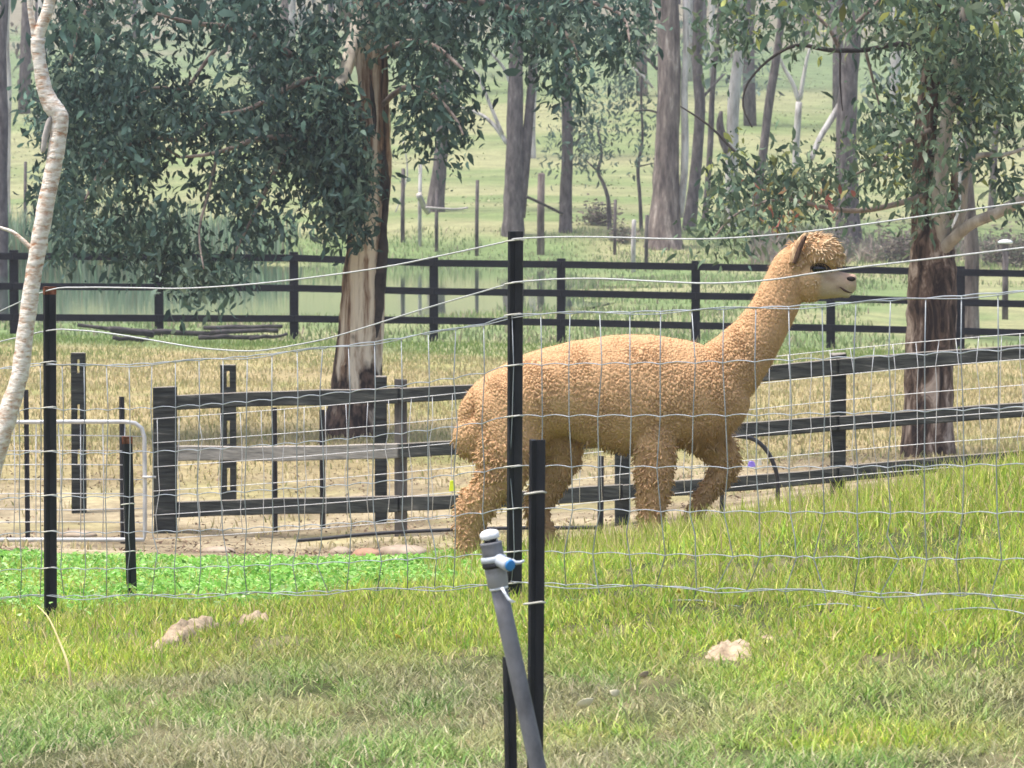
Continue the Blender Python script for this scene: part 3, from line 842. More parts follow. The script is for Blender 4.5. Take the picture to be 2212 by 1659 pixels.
FD, FP, FM = M['far_dark'], M['far_pale'], M['far_mid']
far_tree('twin stemmed grey gum behind the tallest star post', [(1108, 478), (1110, 400), (1112, 300), (1113, 200), (1115, 120), (1118, 60)], 138, [46, 42, 38, 34, 30, 26], FD,
         [([(1125, 470), (1133, 380), (1140, 280), (1148, 190), (1152, 120), (1165, 40), (1180, -60)], [22, 24, 24, 22, 20, 17, 12], FD),
          ([(1095, 310), (1075, 280), (1050, 255), (1020, 240), (975, 228)], [12, 11, 9, 8, 5], FP), ([(1085, 290), (1060, 230), (1030, 160), (1000, 130)], [10, 9, 7, 4], FP),
          ([(1105, 190), (1090, 150), (1065, 120), (1045, 100)], [9, 8, 6, 4], FP), ([(1112, 90), (1090, 70), (1060, 40), (930, 35)], [14, 10, 8, 5], FP),
          ([(1115, 160), (1113, 100), (1110, 40), (1112, -40)], [33, 31, 27, 20], FP)])
far_tree('straight slender grey gum between the twin stemmed gum and the big pale gum', [(1222, 490), (1223, 400), (1226, 300), (1224, 200), (1226, 120)], 139, [30, 26, 24, 22, 18], FD,
         [([(1226, 330), (1250, 300), (1270, 290)], [6, 4, 3], FD)], [(1190, 300, 25, 25), (1260, 270, 30, 30), (1260, 330, 35, 30), (1215, 340, 30, 20)])
far_tree('big pale patched gum with a burnt hollow, right of the centre', [(1434, 512), (1437, 440), (1440, 360), (1442, 280), (1446, 180), (1445, 90), (1440, 0)], 136, [78, 62, 56, 52, 52, 50, 50], FM,
         [([(1470, 470), (1476, 400), (1480, 320), (1478, 200), (1482, 90), (1480, 0)], [14, 18, 18, 17, 15, 12], FP),
          ([(1430, 410), (1432, 430), (1428, 460), (1432, 478)], [10, 14, 14, 8], M['twig_dark']),
          ([(1425, 245), (1400, 238), (1370, 240)], [6, 5, 3], M['twig_dark']), ([(1420, 150), (1390, 120), (1360, 115)], [8, 7, 5], FD), ([(1410, 190), (1390, 165), (1365, 145)], [6, 6, 4], FP)])
far_tree('dark gum leaning right beside the big pale patched gum', [(1490, 480), (1500, 400), (1508, 310), (1512, 220), (1505, 130), (1508, 40)], 141, [30, 26, 24, 24, 22, 20], FD,
         [([(1510, 220), (1545, 180), (1565, 160)], [8, 6, 4], FD)])
far_tree('thin grey gum right of the leaning dark gum', [(1524, 460), (1530, 380), (1535, 300), (1540, 180), (1552, 60)], 146, [14, 13, 13, 12, 10], FD)
far_tree('white trunked gum with a dark hollow side, behind the dark twig', [(1578, 480), (1580, 390), (1582, 300), (1586, 200), (1596, 120), (1600, 40)], 143, [26, 28, 27, 26, 24, 20], FP,
         [([(1572, 330), (1562, 300), (1555, 270), (1558, 240)], [18, 22, 18, 8], FD)])
far_tree('slanting grey gum left of the pale fork', [(1636, 420), (1650, 320), (1662, 220), (1678, 120), (1690, 20)], 150, [20, 19, 19, 18, 16], FD)
far_tree('dead pale forked tree in the hillside grass', [(1718, 400), (1720, 320), (1726, 220)], 152, [16, 15, 14], FP,
         [([(1726, 220), (1712, 180), (1690, 140), (1675, 100)], [12, 11, 8, 5], FP), ([(1728, 215), (1735, 170), (1745, 120), (1760, 80)], [11, 10, 8, 5], FP)], crown=False)
far_tree('thick dark gum left of the right gum foliage', [(1832, 470), (1830, 380), (1828, 290), (1832, 190), (1842, 100), (1850, 20)], 134, [54, 48, 46, 42, 36, 30], FD,
         [([(1752, 345), (1770, 300), (1800, 250), (1830, 200)], [12, 14, 16, 14], FP)])
far_tree('grey gum behind the trunk of the left gum', [(942, 432), (948, 380), (955, 300), (958, 200), (960, 100)], 150, [38, 32, 28, 26, 22], FD,
         [([(850, 470), (880, 380), (870, 300)], [3, 4, 3], FP)])
far_tree('dark gum trunk cut by the left edge of the picture', [(2, 600), (4, 500), (3, 380), (6, 250), (4, 100)], 120, [30, 28, 26, 24, 20], FD)
far_tree('pale slim gum near the left edge', [(14, 420), (16, 300), (18, 180), (14, 60)], 160, [16, 15, 14, 12], FP)
far_tree('pale and black patched gum just behind the black fence on the right', [(2096, 735), (2098, 640), (2100, 560), (2095, 470), (2090, 380), (2096, 250)], 84, [36, 34, 32, 30, 26, 22], FM)
far_tree('pale gum behind the fork of the right gum', [(2070, 480), (2074, 400), (2078, 330), (2090, 250), (2100, 120)], 150, [30, 28, 28, 24, 20], FP)
far_tree('thin grey gum by the right edge', [(2140, 480), (2145, 400), (2150, 300), (2160, 180)], 156, [16, 15, 14, 12], FD)
# saplings in the field
far_tree('thin crooked young gum with sparse leaves', [(1315, 440), (1305, 400), (1292, 370), (1300, 330), (1290, 270)], 140, [9, 8, 8, 6, 4], FD,
         [([(1296, 375), (1270, 350), (1255, 335)], [5, 4, 3], FD)], [(1270, 300, 40, 40), (1310, 260, 30, 30), (1250, 340, 35, 25), (1295, 330, 25, 25), (1250, 230, 40, 40)], crown=False)
far_tree('thin upright young gum beside the big pale patched gum', [(1385, 490), (1382, 420), (1378, 360), (1388, 300), (1385, 210), (1390, 130)], 140, [9, 8, 8, 6, 5, 4], FD,
         [([(1378, 360), (1400, 355), (1425, 350)], [4, 3, 3], FD)], [(1370, 330, 20, 20), (1400, 330, 20, 30), (1380, 250, 40, 30), (1360, 190, 40, 40), (1330, 160, 40, 30)], crown=False)
# young leafy growth high in the middle distance
far_tree('hazy leafy gum high on the slope behind the centre', [(1150, 250), (1155, 170), (1160, 80), (1165, 0)], 185, [14, 13, 11, 10], FP, (), [(1150, 60, 60, 50), (1200, 100, 50, 50), (1280, 210, 60, 40), (1130, 20, 60, 30)],
         pal=[(.14, .24, .17), (.20, .30, .22), (.12, .19, .15)])
# forest on the hill
spots = []
for k in range(85):
    D = random.uniform(195, 330)
    px = random.uniform(-150, 2360)
    if px < 1350 and random.random() < .6: continue
    spots.append((px, D))
spots.sort(key=lambda q: q[1])
ANCH = [(80, 'white sapling'), (470, 'middle of the dark left crown'), (800, 'left gum trunk'), (950, 'grey gum behind it'), (1110, 'twin stemmed gum'), (1224, 'straight slender gum'), (1440, 'big pale patched gum'),
        (1590, 'white trunked gum'), (1725, 'dead forked tree'), (1838, 'thick dark gum'), (2015, 'right gum trunk'), (2150, 'thin gum by the right edge')]
spots = [q for q in spots if -40 < q[0] < 2260]
TONE = {0: 'dark', 1: 'pale', 2: 'brown patched', 3: 'dark'}
ORD = ['nearest', 'second', 'third', 'fourth', 'fifth', 'sixth', 'seventh', 'eighth', 'ninth', 'tenth']
tones = [random.randrange(4) for _ in spots]
seen = {}
flabel = {}
for i in sorted(range(len(spots)), key=lambda k: min(abs(spots[k][0] - a[0]) for a in ANCH)):
    a = min(ANCH, key=lambda q: abs(q[0] - spots[i][0]))
    key = (a[1], spots[i][0] < a[0], TONE[tones[i]])
    n_ = seen.get(key, 0); seen[key] = n_ + 1
    flabel[i] = '%s hazy %s far hillside gum %s of the %s' % (ORD[n_], key[2], 'left' if key[1] else 'right', a[1])
for i, (px, D) in enumerate(spots):
    g = ground_at(px, D)
    s = FPX / D
    yb = 300 - g.z * s
    lean = random.uniform(-25, 25)
    hgt = random.uniform(13, 20) * s
    w0 = random.uniform(.3, .6) * s
    t = thing('forest_gum', flabel[i], 'tree', g, 'gums of the far hillside forest')
    mt = (FD, FP, FM, FD)[tones[i]]
    mb = MB()
    limb(mb, [(px, yb + 5), (px + lean * .3, yb - hgt * .3), (px + lean * .7, yb - hgt * .65), (px + lean, yb - hgt)], D, [w0 * 1.2, w0, w0 * .7, w0 * .25], 6, 0, .1, 2)
    mb.build('trunk', mt, t)
    bl = []
    for k in range(5):
        f = random.uniform(.4, 1.0)
        ex, ey = px + lean * f + random.uniform(-2.6, 2.6) * s, yb - hgt * f
        if k < 3:
            mb = MB(); limb(mb, [(px + lean * (f - .15), yb - hgt * (f - .15)), (ex, ey)], D, [w0 * .35, w0 * .12], 4, 0, 0, 1); mb.build('branch', mt, t)
        bl.append((ex, ey, 1.7 * s, 1.2 * s))
    if random.random() < .6: bl.append((px, yb - hgt * .16, 1.6 * s, 1.0 * s))
    pal = random.choice(([(.10, .16, .12), (.15, .21, .16), (.08, .12, .10)], [(.16, .20, .14), (.24, .20, .16), (.10, .14, .11)]))
    cs = []
    for bx, by, rx, ry in bl:
        for _ in range(9):
            a = random.random() * math.tau; q = random.random() ** .5
            cs.append(at(bx + rx * q * math.cos(a), by + ry * q * math.sin(a), D + random.gauss(0, 1.2)))
    leaf_mesh('crown', cs, .5, pal, [3, 2, 2], 10, .5, M['leaf'], t)

# low shrubs in the field
for px, D, w, lab in ((1290, 142, 60, 'low grey brown bush in the field beside the crooked young gum'), (1345, 137, 34, 'small dry bush at the foot of the big pale patched gum'),
                      (1960, 128, 120, 'wide grey brown shrub behind the trunk of the right gum'), (2180, 126, 110, 'dusky shrub behind the black fence at the right edge'),
                      (1790, 130, 90, 'dusky shrub behind the head of the alpaca')):
    g = ground_at(px, D); s = FPX / D
    t = thing('shrub', lab, 'shrub', g)
    mb = MB()
    for k in range(5):
        e = g + Vector((random.uniform(-.4, .4) * w / s, random.uniform(-.3, .3), random.uniform(.25, .5) * w / s))
        mb.tube([g - Vector((0, 0, .05)), (g + e) / 2 + Vector((0, 0, .03)), e], [.02, .014, .006], 5)
    mb.build('stem', M['twig'], t)
    cs = [g + Vector((random.gauss(0, .27) * w / s, random.gauss(0, .3), abs(random.gauss(0, .25)) * w / s + .08)) for _ in range(int(w * 1.6))]
    leaf_mesh('foliage', cs, .16, [(.16, .13, .11), (.20, .18, .13), (.12, .14, .09)], [3, 2, 2], 8, .16, M['leaf'], t, droop=-.2)

# ------------------------------------------------------------------ black three-rail fence (about 78 m)
DB = 78.0
FXS = [-265, 30, 343, 635, 937, 1212, 1503, 1795, 2075, 2365]
rail_y = {0: [551, 553, 555, 557, 568, 571, 576, 581, 588, 594], 1: [616, 618, 620, 622, 629, 633, 639, 643, 653, 660], 2: [683, 685, 687, 688, 692, 696, 703, 708, 715, 722]}
bf = thing('rail_fence', 'black painted three rail fence running across in front of the pond', 'fence', ground_at(1106, DB))
for i, px in enumerate(FXS):
    g = ground_at(px, DB); top = at(px, rail_y[0][i] - 13, DB)
    mb = MB(); mb.box((g.x, DB + .0, (top.z + g.z - .25) / 2), (.155, .12, top.z - g.z + .25)); mb.build('post', M['black_paint'], bf, False, bevel=.01)
for r in range(3):
    for i in range(len(FXS) - 1):
        a = at(FXS[i], rail_y[r][i], DB) + Vector((.0 if i == 0 else .006, -.09, 0)); b = at(FXS[i + 1], rail_y[r][i + 1], DB) + Vector((-.006, -.09, 0))
        mb = MB(); mb.beam(a, b, .125, .045); mb.build('rail', M['black_paint'], bf, False, bevel=.006)

# ------------------------------------------------------------------ weathered timber rail fence (about 38 m)
def DM(px): return 41 - 5 * (px - 355) / 1457.0
mf = thing('timber_fence', 'weathered black timber rail fence behind the alpaca', 'fence', ground_at(1106, DM(1106)))
MP = [(355, 835, 46, .22, 'old_black'), (865, 818, 27, .12, 'grey_post'), (1345, 800, 32, .13, 'old_black'), (1812, 762, 31, .13, 'old_black'), (2300, 715, 32, .13, 'old_black')]
for px, ty, w, dep, mt in MP:
    D = DM(px); g = ground_at(px, D); top = at(px, ty, D); ww = w / FPX * D
    mb = MB(); mb.box((g.x, D, (top.z + g.z - .3) / 2), (ww, dep, top.z - g.z + .3), .0)
    # weathered uneven top
    for k in range(4, 8):
        v = mb.v[k]; mb.v[k] = (v[0] + random.uniform(-.008, .008), v[1], v[2] + random.uniform(-.03, .01))
    mb.build('post', M[mt], mf, False, bevel=.008)
MR = [([355, 865, 1345, 1812, 2300], [870, 853, 829, 790, 752], 33), ([355, 865, 1345, 1812, 2300], [979, 971, 945, 913, 876], 32), ([355, 865, 1345, 1812, 2300], [1101, 1086, 1060, 1023, 980], 33)]
for r, (xs, ys, th) in enumerate(MR):
    for i in range(4):
        D0, D1 = DM(xs[i]), DM(xs[i + 1])
        off = -.10 if i != 0 else -.145
        a = at(xs[i], ys[i], D0) + Vector((.055 if i == 0 else .008, off, 0)); b = at(xs[i + 1], ys[i + 1], D1) + Vector((-.008, -.10, 0))
        if i == 0: a = at(376, ys[0] - .5, D0) + Vector((0, -.03, 0))
        mb = MB()
        N = 6
        for k in range(N):
            p0 = a.lerp(b, k / N); p1 = a.lerp(b, (k + 1) / N)
            pass
        hh = th / FPX * D0 * (1.0 + .05 * random.uniform(-1, 1)) / 2
        sd = Vector((-(b - a).y, (b - a).x, 0)).normalized() * .025
        V = []; bow = random.uniform(-.02, .012)
        for k in range(N + 1):
            c = a.lerp(b, k / N) + Vector((0, 0, bow * math.sin(math.pi * k / N)))
            w1, w2 = random.uniform(-.006, .006), random.uniform(-.006, .006)
            V += [c - sd + Vector((0, 0, -hh + w1)), c + sd + Vector((0, 0, -hh + w1)), c + sd + Vector((0, 0, hh + w2)), c - sd + Vector((0, 0, hh + w2))]
        F = [(0, 1, 2, 3), (4 * N + 3, 4 * N + 2, 4 * N + 1, 4 * N)]
        for k in range(N):
            for e in range(4):
                F.append((4 * k + e, 4 * k + 4 + e, 4 * k + 4 + (e + 1) % 4, 4 * k + (e + 1) % 4))
        mb.add(V, F)
        mat = M['grey_timber'] if (r == 1 and i == 0) else M['old_black']
        o = mb.build('rail', mat, mf, False, bevel=.008)
        if r == 1 and i == 0: o['label'] = 'bleached grey middle rail'

# isolated yard posts
def slot_post(px, ty, by, w, D, slots, label):
    g = ground_at(px, D); top = at(px, ty, D); ww = w / FPX * D; zb = g.z - .25
    t = thing('slotted_post', label, 'post', g, 'slotted yard posts')
    mb = MB(); z = zb
    hs = ww * .12
    for y0, y1 in sorted(slots, reverse=True):
        z1 = at(px, y1, D).z; z2 = at(px, y0, D).z
        mb.box((g.x, D, (z + z1) / 2), (ww, .12, z1 - z))
        sw = (ww - 2 * hs) / 2
        mb.box((g.x - hs - sw / 2, D, (z1 + z2) / 2), (sw, .12, z2 - z1)); mb.box((g.x + hs + sw / 2, D, (z1 + z2) / 2), (sw, .12, z2 - z1))
        z = z2
    mb.box((g.x, D, (z + top.z) / 2), (ww, .12, top.z - z))
    mb.build('timber', M['old_black'], t, False)
slot_post(168, 762, 1085, 30, 43.0, [(776, 806), (873, 905), (970, 1004)], 'dark slotted timber post standing behind the wire gate')
slot_post(492, 788, 1115, 33, 42.6, [(801, 836), (908, 960), (1010, 1060)], 'dark slotted timber post behind the left span of the timber fence')
g = ground_at(822, 41.2); tp = at(822, 812, 41.2)
mb = MB(); mb.box((g.x, 41.2, (g.z - .25 + tp.z) / 2), (.115, .11, tp.z - g.z + .25)); o = mb.build('yard_post', M['old_black'], None, False, origin=g, bevel=.008)
tag(o, 'plain square dark post against the base of the left gum', 'post')


# ------------------------------------------------------------------ star posts
def star_post(name, label, base, top, w, cat='post', group=None, cap=False, clips=(), mat='steel_black', rot=.3, sink=.25):
    base = Vector(base); top = Vector(top)
    t = thing(name, label, cat, base, group)
    d = (top - base).normalized(); b0 = base - d * sink
    mb = MB(); vs = []
    prof = []
    for k in range(3):
        a = rot + math.pi / 2 + k * math.tau / 3; a2 = a + math.pi / 3
        R_ = w * .577
        th = w * .085
        pa = Vector((math.cos(a), math.sin(a), 0)); pt = Vector((-math.sin(a), math.cos(a), 0))
        prof += [pa * R_ - pt * th, pa * R_ + pt * th, Vector((math.cos(a2), math.sin(a2), 0)) * w * .12]
    n = len(prof)
    for p in (b0, top):
        vs += [p + q for q in prof]
    fs = [(k, (k + 1) % n, n + (k + 1) % n, n + k) for k in range(n)] + [tuple(range(n - 1, -1, -1)), tuple(range(n, 2 * n))]
    mb.add(vs, fs); mb.build('post', M[mat], t, False)
    if cap:
        mb = MB(); mb.add([top + d * .004 + q * 1.04 - d * .03 for q in prof] + [top + d * .004 + q * 1.04 for q in prof], fs); mb.build('rusty_top', M['rust'], t, False)
    for cz in clips:
        p = base + d * cz
        mb = MB(); q = w * .62
        mb.tube([p + Vector((-q, 0, -.004)), p + Vector((-q * .5, -q, 0)), p + Vector((q * .6, -q * .9, .004)), p + Vector((q, .0, 0))], .0028, 5); mb.build('wire_clip', M['clip'], t)
    return t


KL = .830


def DFN(px): return KL * 14.6 / ((px - 1106.0) / FPX + KL)
def fp(px, py): return at(px, py, DFN(px))


gA = fp(105, 1300); gB = fp(1108, 1282)
HA = [783, 881, 976, 1071, 1149, 1228, 1288]; HB = [680, 790, 900, 1008, 1100, 1193, 1261]; HC = [630, 756, 883, 1006, 1110, 1211, 1291]
zz = g1(gA.x, gA.y)
star_post('star_post', 'black star post with a rusty top at the left, holding the wire mesh', (gA.x, gA.y + .03, zz), fp(103, 622) + Vector((0, .03, 0)), .050, cap=True,
          clips=[fp(105, q).z - zz for q in HA[:6]], rot=.5)
zz = g1(gB.x, gB.y)
star_post('star_post', 'tallest black star post at the centre, in front of the alpaca hindquarters', (gB.x, gB.y + .03, zz), fp(1111, 500) + Vector((0, .03, 0)), .052,
          clips=[fp(1108, q).z - zz for q in [520, 612] + HB], rot=.4)
g = ground_at(1152, 10.6)
star_post('star_post', 'black star post beside the grey pipe, the nearest and widest', g, at(1157, 950, 10.6), .042, clips=(.45, .72), rot=.5)
g = ground_at(1103, 10.45)
star_post('star_post', 'short black star post behind the grey pipe at the bottom edge', g, at(1097, 1420, 10.45), .030, rot=.7)
D = 18.2
g = ground_at(279, D)
star_post('star_post', 'short star post with a rusty top standing in the clover', g, at(272, 945, D), .046, cap=True, clips=(.2, .4), rot=.6)
for px, ty, D, lab in ((55, 842, 39.5, 'thin dark star post behind the wire gate near the left edge'), (262, 857, 39.0, 'thin dark star post behind the rounded corner of the wire gate'),
                       (592, 880, 40.8, 'thin dark star post under the left span of timber rails'), (695, 885, 41.0, 'thin dark star post left of the base of the left gum'),
                       (1297, 985, 35.5, 'thin dark star post seen under the belly of the alpaca')):
    g = ground_at(px, D)
    star_post('star_post', lab, g, at(px, ty, D), .048, rot=random.random(), group='thin star posts of the yard')
# far field posts
for px, ty, by, D, w, mt, lab in ((870, 365, 460, 137, 9, 'far_dark', 'thin grey field post right of the left gum trunk'), (1030, 390, 475, 134, 8, 'far_dark', 'thin grey field post left of the twin stemmed gum'),
                                  (943, 410, 475, 135, 8, 'far_dark', 'thin grey field post below the grey gum'), (1168, 376, 478, 134, 16, 'far_mid', 'thick old strainer post right of the twin stemmed gum'),
                                  (1328, 432, 490, 134, 7, 'far_dark', 'short thin field post below the crooked young gum'), (1396, 465, 545, 127, 8, 'far_dark', 'thin field post in front of the big pale patched gum'),
                                  (907, 355, 468, 136, 8, 'far_pale', 'pale pipe post beside the thin grey field post'), (1368, 476, 560, 122, 10, 'far_pale', 'white post in the green bank left of the big pale patched gum'),
                                  (55, 350, 470, 137, 7, 'far_dark', 'thin grey field post at the left edge behind the sapling')):
    g = ground_at(px, D); tp = at(px, ty, D); r_ = w / FPX * D / 2
    mb = MB(); mb.tube([g - Vector((0, 0, .3)), g.lerp(Vector((g.x, D, tp.z)), .5), (g.x + .02, D, tp.z), (g.x + .02, D, tp.z + r_ * .3)], [r_ * 1.05, r_, r_ * .95, r_ * .6], 8, True, None, .06)
    o = mb.build('field_post', M[mt], None, origin=g); tag(o, lab, 'post', 'old posts in the far field')
# lamp-topped post at the right
D = 95.0
g = ground_at(2172, D); tp = at(2172, 524, D)
t = thing('capped_post', 'thin post with a white cap behind the black fence at the right', 'post', g)
mb = MB(); mb.tube([g - Vector((0, 0, .3)), tp], [.07, .065], 8); mb.build('post', M['far_dark'], t)
mb = MB(); mb.tube([tp - Vector((.0, 0, .02)), tp + Vector((0, 0, .02)), tp + Vector((0, 0, .05)), tp + Vector((0, 0, .07))], [.15, .17, .11, .03], 12); mb.build('cap', M['white_plastic'], t)

# fallen timber in the far field
for pts, D, w, mt, lab in (([(905, 420), (915, 445), (925, 458)], 134, 13, 'pale_wood', 'bleached broken log in the field right of the left gum'),
                           ([(1138, 425), (1175, 442), (1215, 462)], 133, 6, 'twig_dark', 'dark stick leaning between the strainer post and the grey gum'),
                           ([(920, 448), (980, 452), (1010, 449)], 133.5, 5, 'pale_wood', 'long pale stick lying in the field below the grey gum')):
    g = at(*pts[1], D); gg = Vector((g.x, D, g1(g.x, D)))
    mb = MB(); limb(mb, pts, D, w, 7, .8, .2); tag(mb.build('fallen_branch', M[mt], None, origin=gg), lab, 'branch')

# logs by the black fence
LG = [((168, 703), (345, 718), 10, 75.6, 'long dark log sloping down towards the black fence post'), ((238, 712), (330, 722), 16, 74.8, 'short thick dark log under the long log'),
      ((330, 716), (470, 724), 12, 75.9, 'grey log lying left of the log heap'), ((440, 708), (610, 706), 10, 76.3, 'topmost grey log of the heap by the black fence'),
      ((455, 719), (600, 714), 11, 75.4, 'middle grey log of the heap by the black fence'), ((430, 728), (560, 727), 11, 74.9, 'lowest grey log of the heap by the black fence'),
      ((540, 733), (620, 722), 8, 74.5, 'thin grey branch leaning on the log heap'), ((245, 730), (320, 733), 10, 74.2, 'short dark log lying in the grass below the fence post')]
for a, b, w, D, lab in LG:
    A = at(*a, D); B = at(*b, D + .5)
    r_ = w / FPX * D / 2
    for P in (A, B):
        P.z = max(P.z, g1(P.x, P.y) + r_ * .8)
    c = (A + B) / 2; c0 = Vector((c.x, c.y, g1(c.x, c.y)))
    mb = MB(); mb.tube([A.lerp(B, k / 5) + Vector((0, 0, random.uniform(-.02, .02))) for k in range(6)], [r_ * random.uniform(.8, 1.1) for _ in range(6)], 8, True, None, .15)
    tag(mb.build('log', M['dead_wood'], None, origin=c0), lab, 'log', 'logs by the black fence')

# ------------------------------------------------------------------ wire mesh fence in front
wf = thing('wire_mesh_fence', 'galvanised wire mesh with two slack electric wires strung across the foreground', 'fence', gB)
E1 = [(-260, 790), (0, 672), (105, 627), (180, 621), (300, 622), (400, 623), (553, 613), (700, 596), (830, 577), (950, 553), (1093, 522), (1110, 516), (1200, 512), (1300, 512), (1450, 516), (1560, 515), (1700, 505), (1850, 487), (2000, 466), (2212, 437), (2500, 398)]
E2 = [(-260, 800), (0, 738), (105, 714), (160, 713), (250, 722), (400, 747), (470, 755), (553, 758), (640, 745), (730, 725), (913, 668), (1093, 615), (1110, 610), (1200, 603), (1300, 602), (1420, 608), (1540, 612), (1660, 605), (1760, 590), (1900, 572), (2212, 535), (2500, 500)]


def smooth_path(P, sub=4):
    out = []
    for i in range(len(P) - 1):
        p0 = P[max(i - 1, 0)]; p1 = P[i]; p2 = P[i + 1]; p3 = P[min(i + 2, len(P) - 1)]
        for k in range(sub):
            t = k / sub
            out.append(.5 * ((2 * p1) + (p2 - p0) * t + (2 * p0 - 5 * p1 + 4 * p2 - p3) * t * t + (3 * p1 - p0 - 3 * p2 + p3) * t ** 3))
    out.append(P[-1])
    return out


for E in (E1, E2):
    mb = MB(); mb.tube(smooth_path([fp(*p) for p in E]), .0029, 6); mb.build('electric_wire', M['rope'], wf)


def hy(r, px):
    if px <= 1107:
        s = (px - 105) / 1002.0
        y = HA[r] + (HB[r] - HA[r]) * s
        if s > 0: y += (32 - 4 * r) * max(0, math.sin(math.pi * min(1, s))) ** .5
        else: y += (HB[r] - HA[r]) * .0 - s * 30
        return y
    s = (px - 1107) / 1105.0
    return HB[r] + (HC[r] - HB[r]) * s + (10 - 1.5 * r) * math.sin(math.pi * min(1, s))


# stays: every 15 cm along the line
along = []
s_ = -4.2
dirv = Vector((KL, -1, 0)).normalized()
B0 = Vector((0.0, 14.6, 0))
while s_ < 5.0:
    P = B0 + dirv * s_
    along.append((s_, 1106 + P.x / P.y * FPX))
    s_ += .15
JIT = {}
rj = random.Random(4)
for i in range(len(along)):
    for r in range(8):
        JIT[i, r] = (rj.gauss(0, .008) + (r > 4) * rj.gauss(0, .018)) if r else 0


def knot(i, r):
    s0, px = along[i]
    s1 = s0 + JIT[i, r]
    P = B0 + dirv * s1
    px = 1106 + P.x / P.y * FPX
    if r == 7:
        return fp(px, hy(6, px) + 34 + 10 * math.sin(px * .02))
    return fp(px, hy(r, px))


for r in range(8):
    pts = []
    i0, i1 = (0, len(along) - 1)
    if r == 7:
        i0 = next(k for k, a in enumerate(along) if a[1] > 1220); 
    for i in range(i0, i1):
        a = knot(i, r); b = knot(i + 1, r)
        for k in range(4):
            t = k / 4
            p = a.lerp(b, t); p.z += (.007 if r < 7 else .004) * math.sin(math.pi * t) * (1.0 if r else .5)
            pts.append(p)
    pts.append(b)
    mb = MB(); mb.tube(pts, .0018 if r else .0022, 5); mb.build('line_wire', M['wire'], wf)
# doubled, slightly twisted top and bottom wires
for r, dz in ((0, .008), (6, -.010)):
    pts = []
    for i in range(len(along)):
        p = knot(i, r); p.z += dz * math.sin(i * 1.3); p.y -= .004; pts.append(p)
    mb = MB(); mb.tube(smooth_path(pts, 2), .0018, 5); mb.build('line_wire', M['wire'], wf)
for i in range(len(along)):
    pts = []
    last = 7 if along[i][1] < 1220 or i % 3 == 0 else 8
    for r in range(last):
        pts.append(knot(i, r))
        if r == 4 and rj.random() < .5: pts.append((knot(i, 4) + knot(i, 5)) / 2 + dirv * rj.gauss(0, .015))
    mb = MB(); mb.tube(pts, .0019, 5); mb.build('stay_wire', M['stay'], wf)

# ------------------------------------------------------------------ second wire mesh behind the alpaca
def D2(px): return 33.5 - 2.5 * (px - 300) / 1900.0
t2 = thing('wire_mesh_fence', 'thin dull wire mesh standing between the alpaca and the timber rails', 'fence', ground_at(1106, D2(1106)))
for r in range(6):
    y0 = 905 + r * 52; y1 = 705 + r * 56
    pts = []
    for k in range(31):
        px = 330 + (2420 - 330) * k / 30
        yy = y0 + (y1 - y0) * k / 30 + 8 * math.sin(math.pi * k / 15)
        p = at(px, yy, D2(px)); p.z = max(p.z, g1(p.x, p.y) + .02); pts.append(p)
    mb = MB(); mb.tube(pts, .0028, 4); mb.build('line_wire', M['wire_far'], t2)
for k in range(46):
    px = 340 + 45.5 * k
    f = (px - 330) / 2090
    pts = [at(px + rj.gauss(0, 3), 905 + r * 52 + (-200 + r * 4) * f + 8 * math.sin(math.pi * f * 2), D2(px)) for r in range(6)]
    for p in pts: p.z = max(p.z, g1(p.x, p.y) - .02)
    mb = MB(); mb.tube(pts, .0026, 4); mb.build('stay_wire', M['wire_far'], t2)

# small coloured clips on that mesh
for px, py, mt, w, h, lab, nm in ((977, 1050, 'yellow_plastic', 14, 24, 'bright yellow tag on the fence behind the alpaca tail', 'fence_tag'),
                                  (1624, 1003, 'purple_plastic', 18, 13, 'small purple insulator right of the raised foreleg', 'insulator'),
                                  (1641, 999, 'clip', 10, 16, 'small cream insulator beside the purple one', 'insulator')):
    D = D2(px) - .01; p = at(px, py, D); a = w / FPX * D / 2; b = h / FPX * D / 2
    mb = MB()
    mb.hexa([p + Vector(q) for q in ((-a, -.008, -b), (a, -.008, -b * .8), (a, .008, -b * .8), (-a, .008, -b), (-a * .7, -.006, b), (a * .6, -.006, b * .9), (a * .6, .006, b * .9), (-a * .7, .006, b))])
    mb.box(p + Vector((0, 0, b * .9)), (a * .5, .02, b * .3))
    tag(mb.build(nm, M[mt], None, False, origin=p - Vector((0, 0, b)), bevel=.003), lab, 'tag' if nm == 'fence_tag' else 'insulator')

# ------------------------------------------------------------------ tube gate at the left
DG = 38.0
gt = thing('wire_gate', 'galvanised tube gate with a rounded corner and wire infill at the left', 'gate', ground_at(160, DG))
fr = [(-140, 915), (20, 912), (150, 911), (270, 911), (292, 914), (306, 925), (312, 945), (313, 1050), (313, 1150), (311, 1166), (250, 1166), (100, 1166), (-140, 1166)]
mb = MB(); mb.tube([at(*p, DG) for p in fr], 9.5 / FPX * DG / 2, 10); mb.build('frame', M['gal'], gt)
for k in range(7):
    y = 943 + k * 31
    mb = MB(); mb.tube([at(-140, y, DG), at(150, y + rj.gauss(0, 2), DG), at(312, y, DG)], .0045, 5); mb.build('infill_wire', M['wire_far'], gt)
for k in range(6):
    px = 30 + k * 48
    mb = MB(); mb.tube([at(px, 914, DG), at(px + rj.gauss(0, 2), 1040, DG), at(px, 1166, DG)], .0045, 5); mb.build('infill_wire', M['wire_far'], gt)
mb = MB(); pp = at(313, 1030, DG); mb.tube([pp + Vector((-.02, -.03, 0)), pp + Vector((.10, -.03, 0))], .012, 6); mb.build('latch', M['gal'], gt)

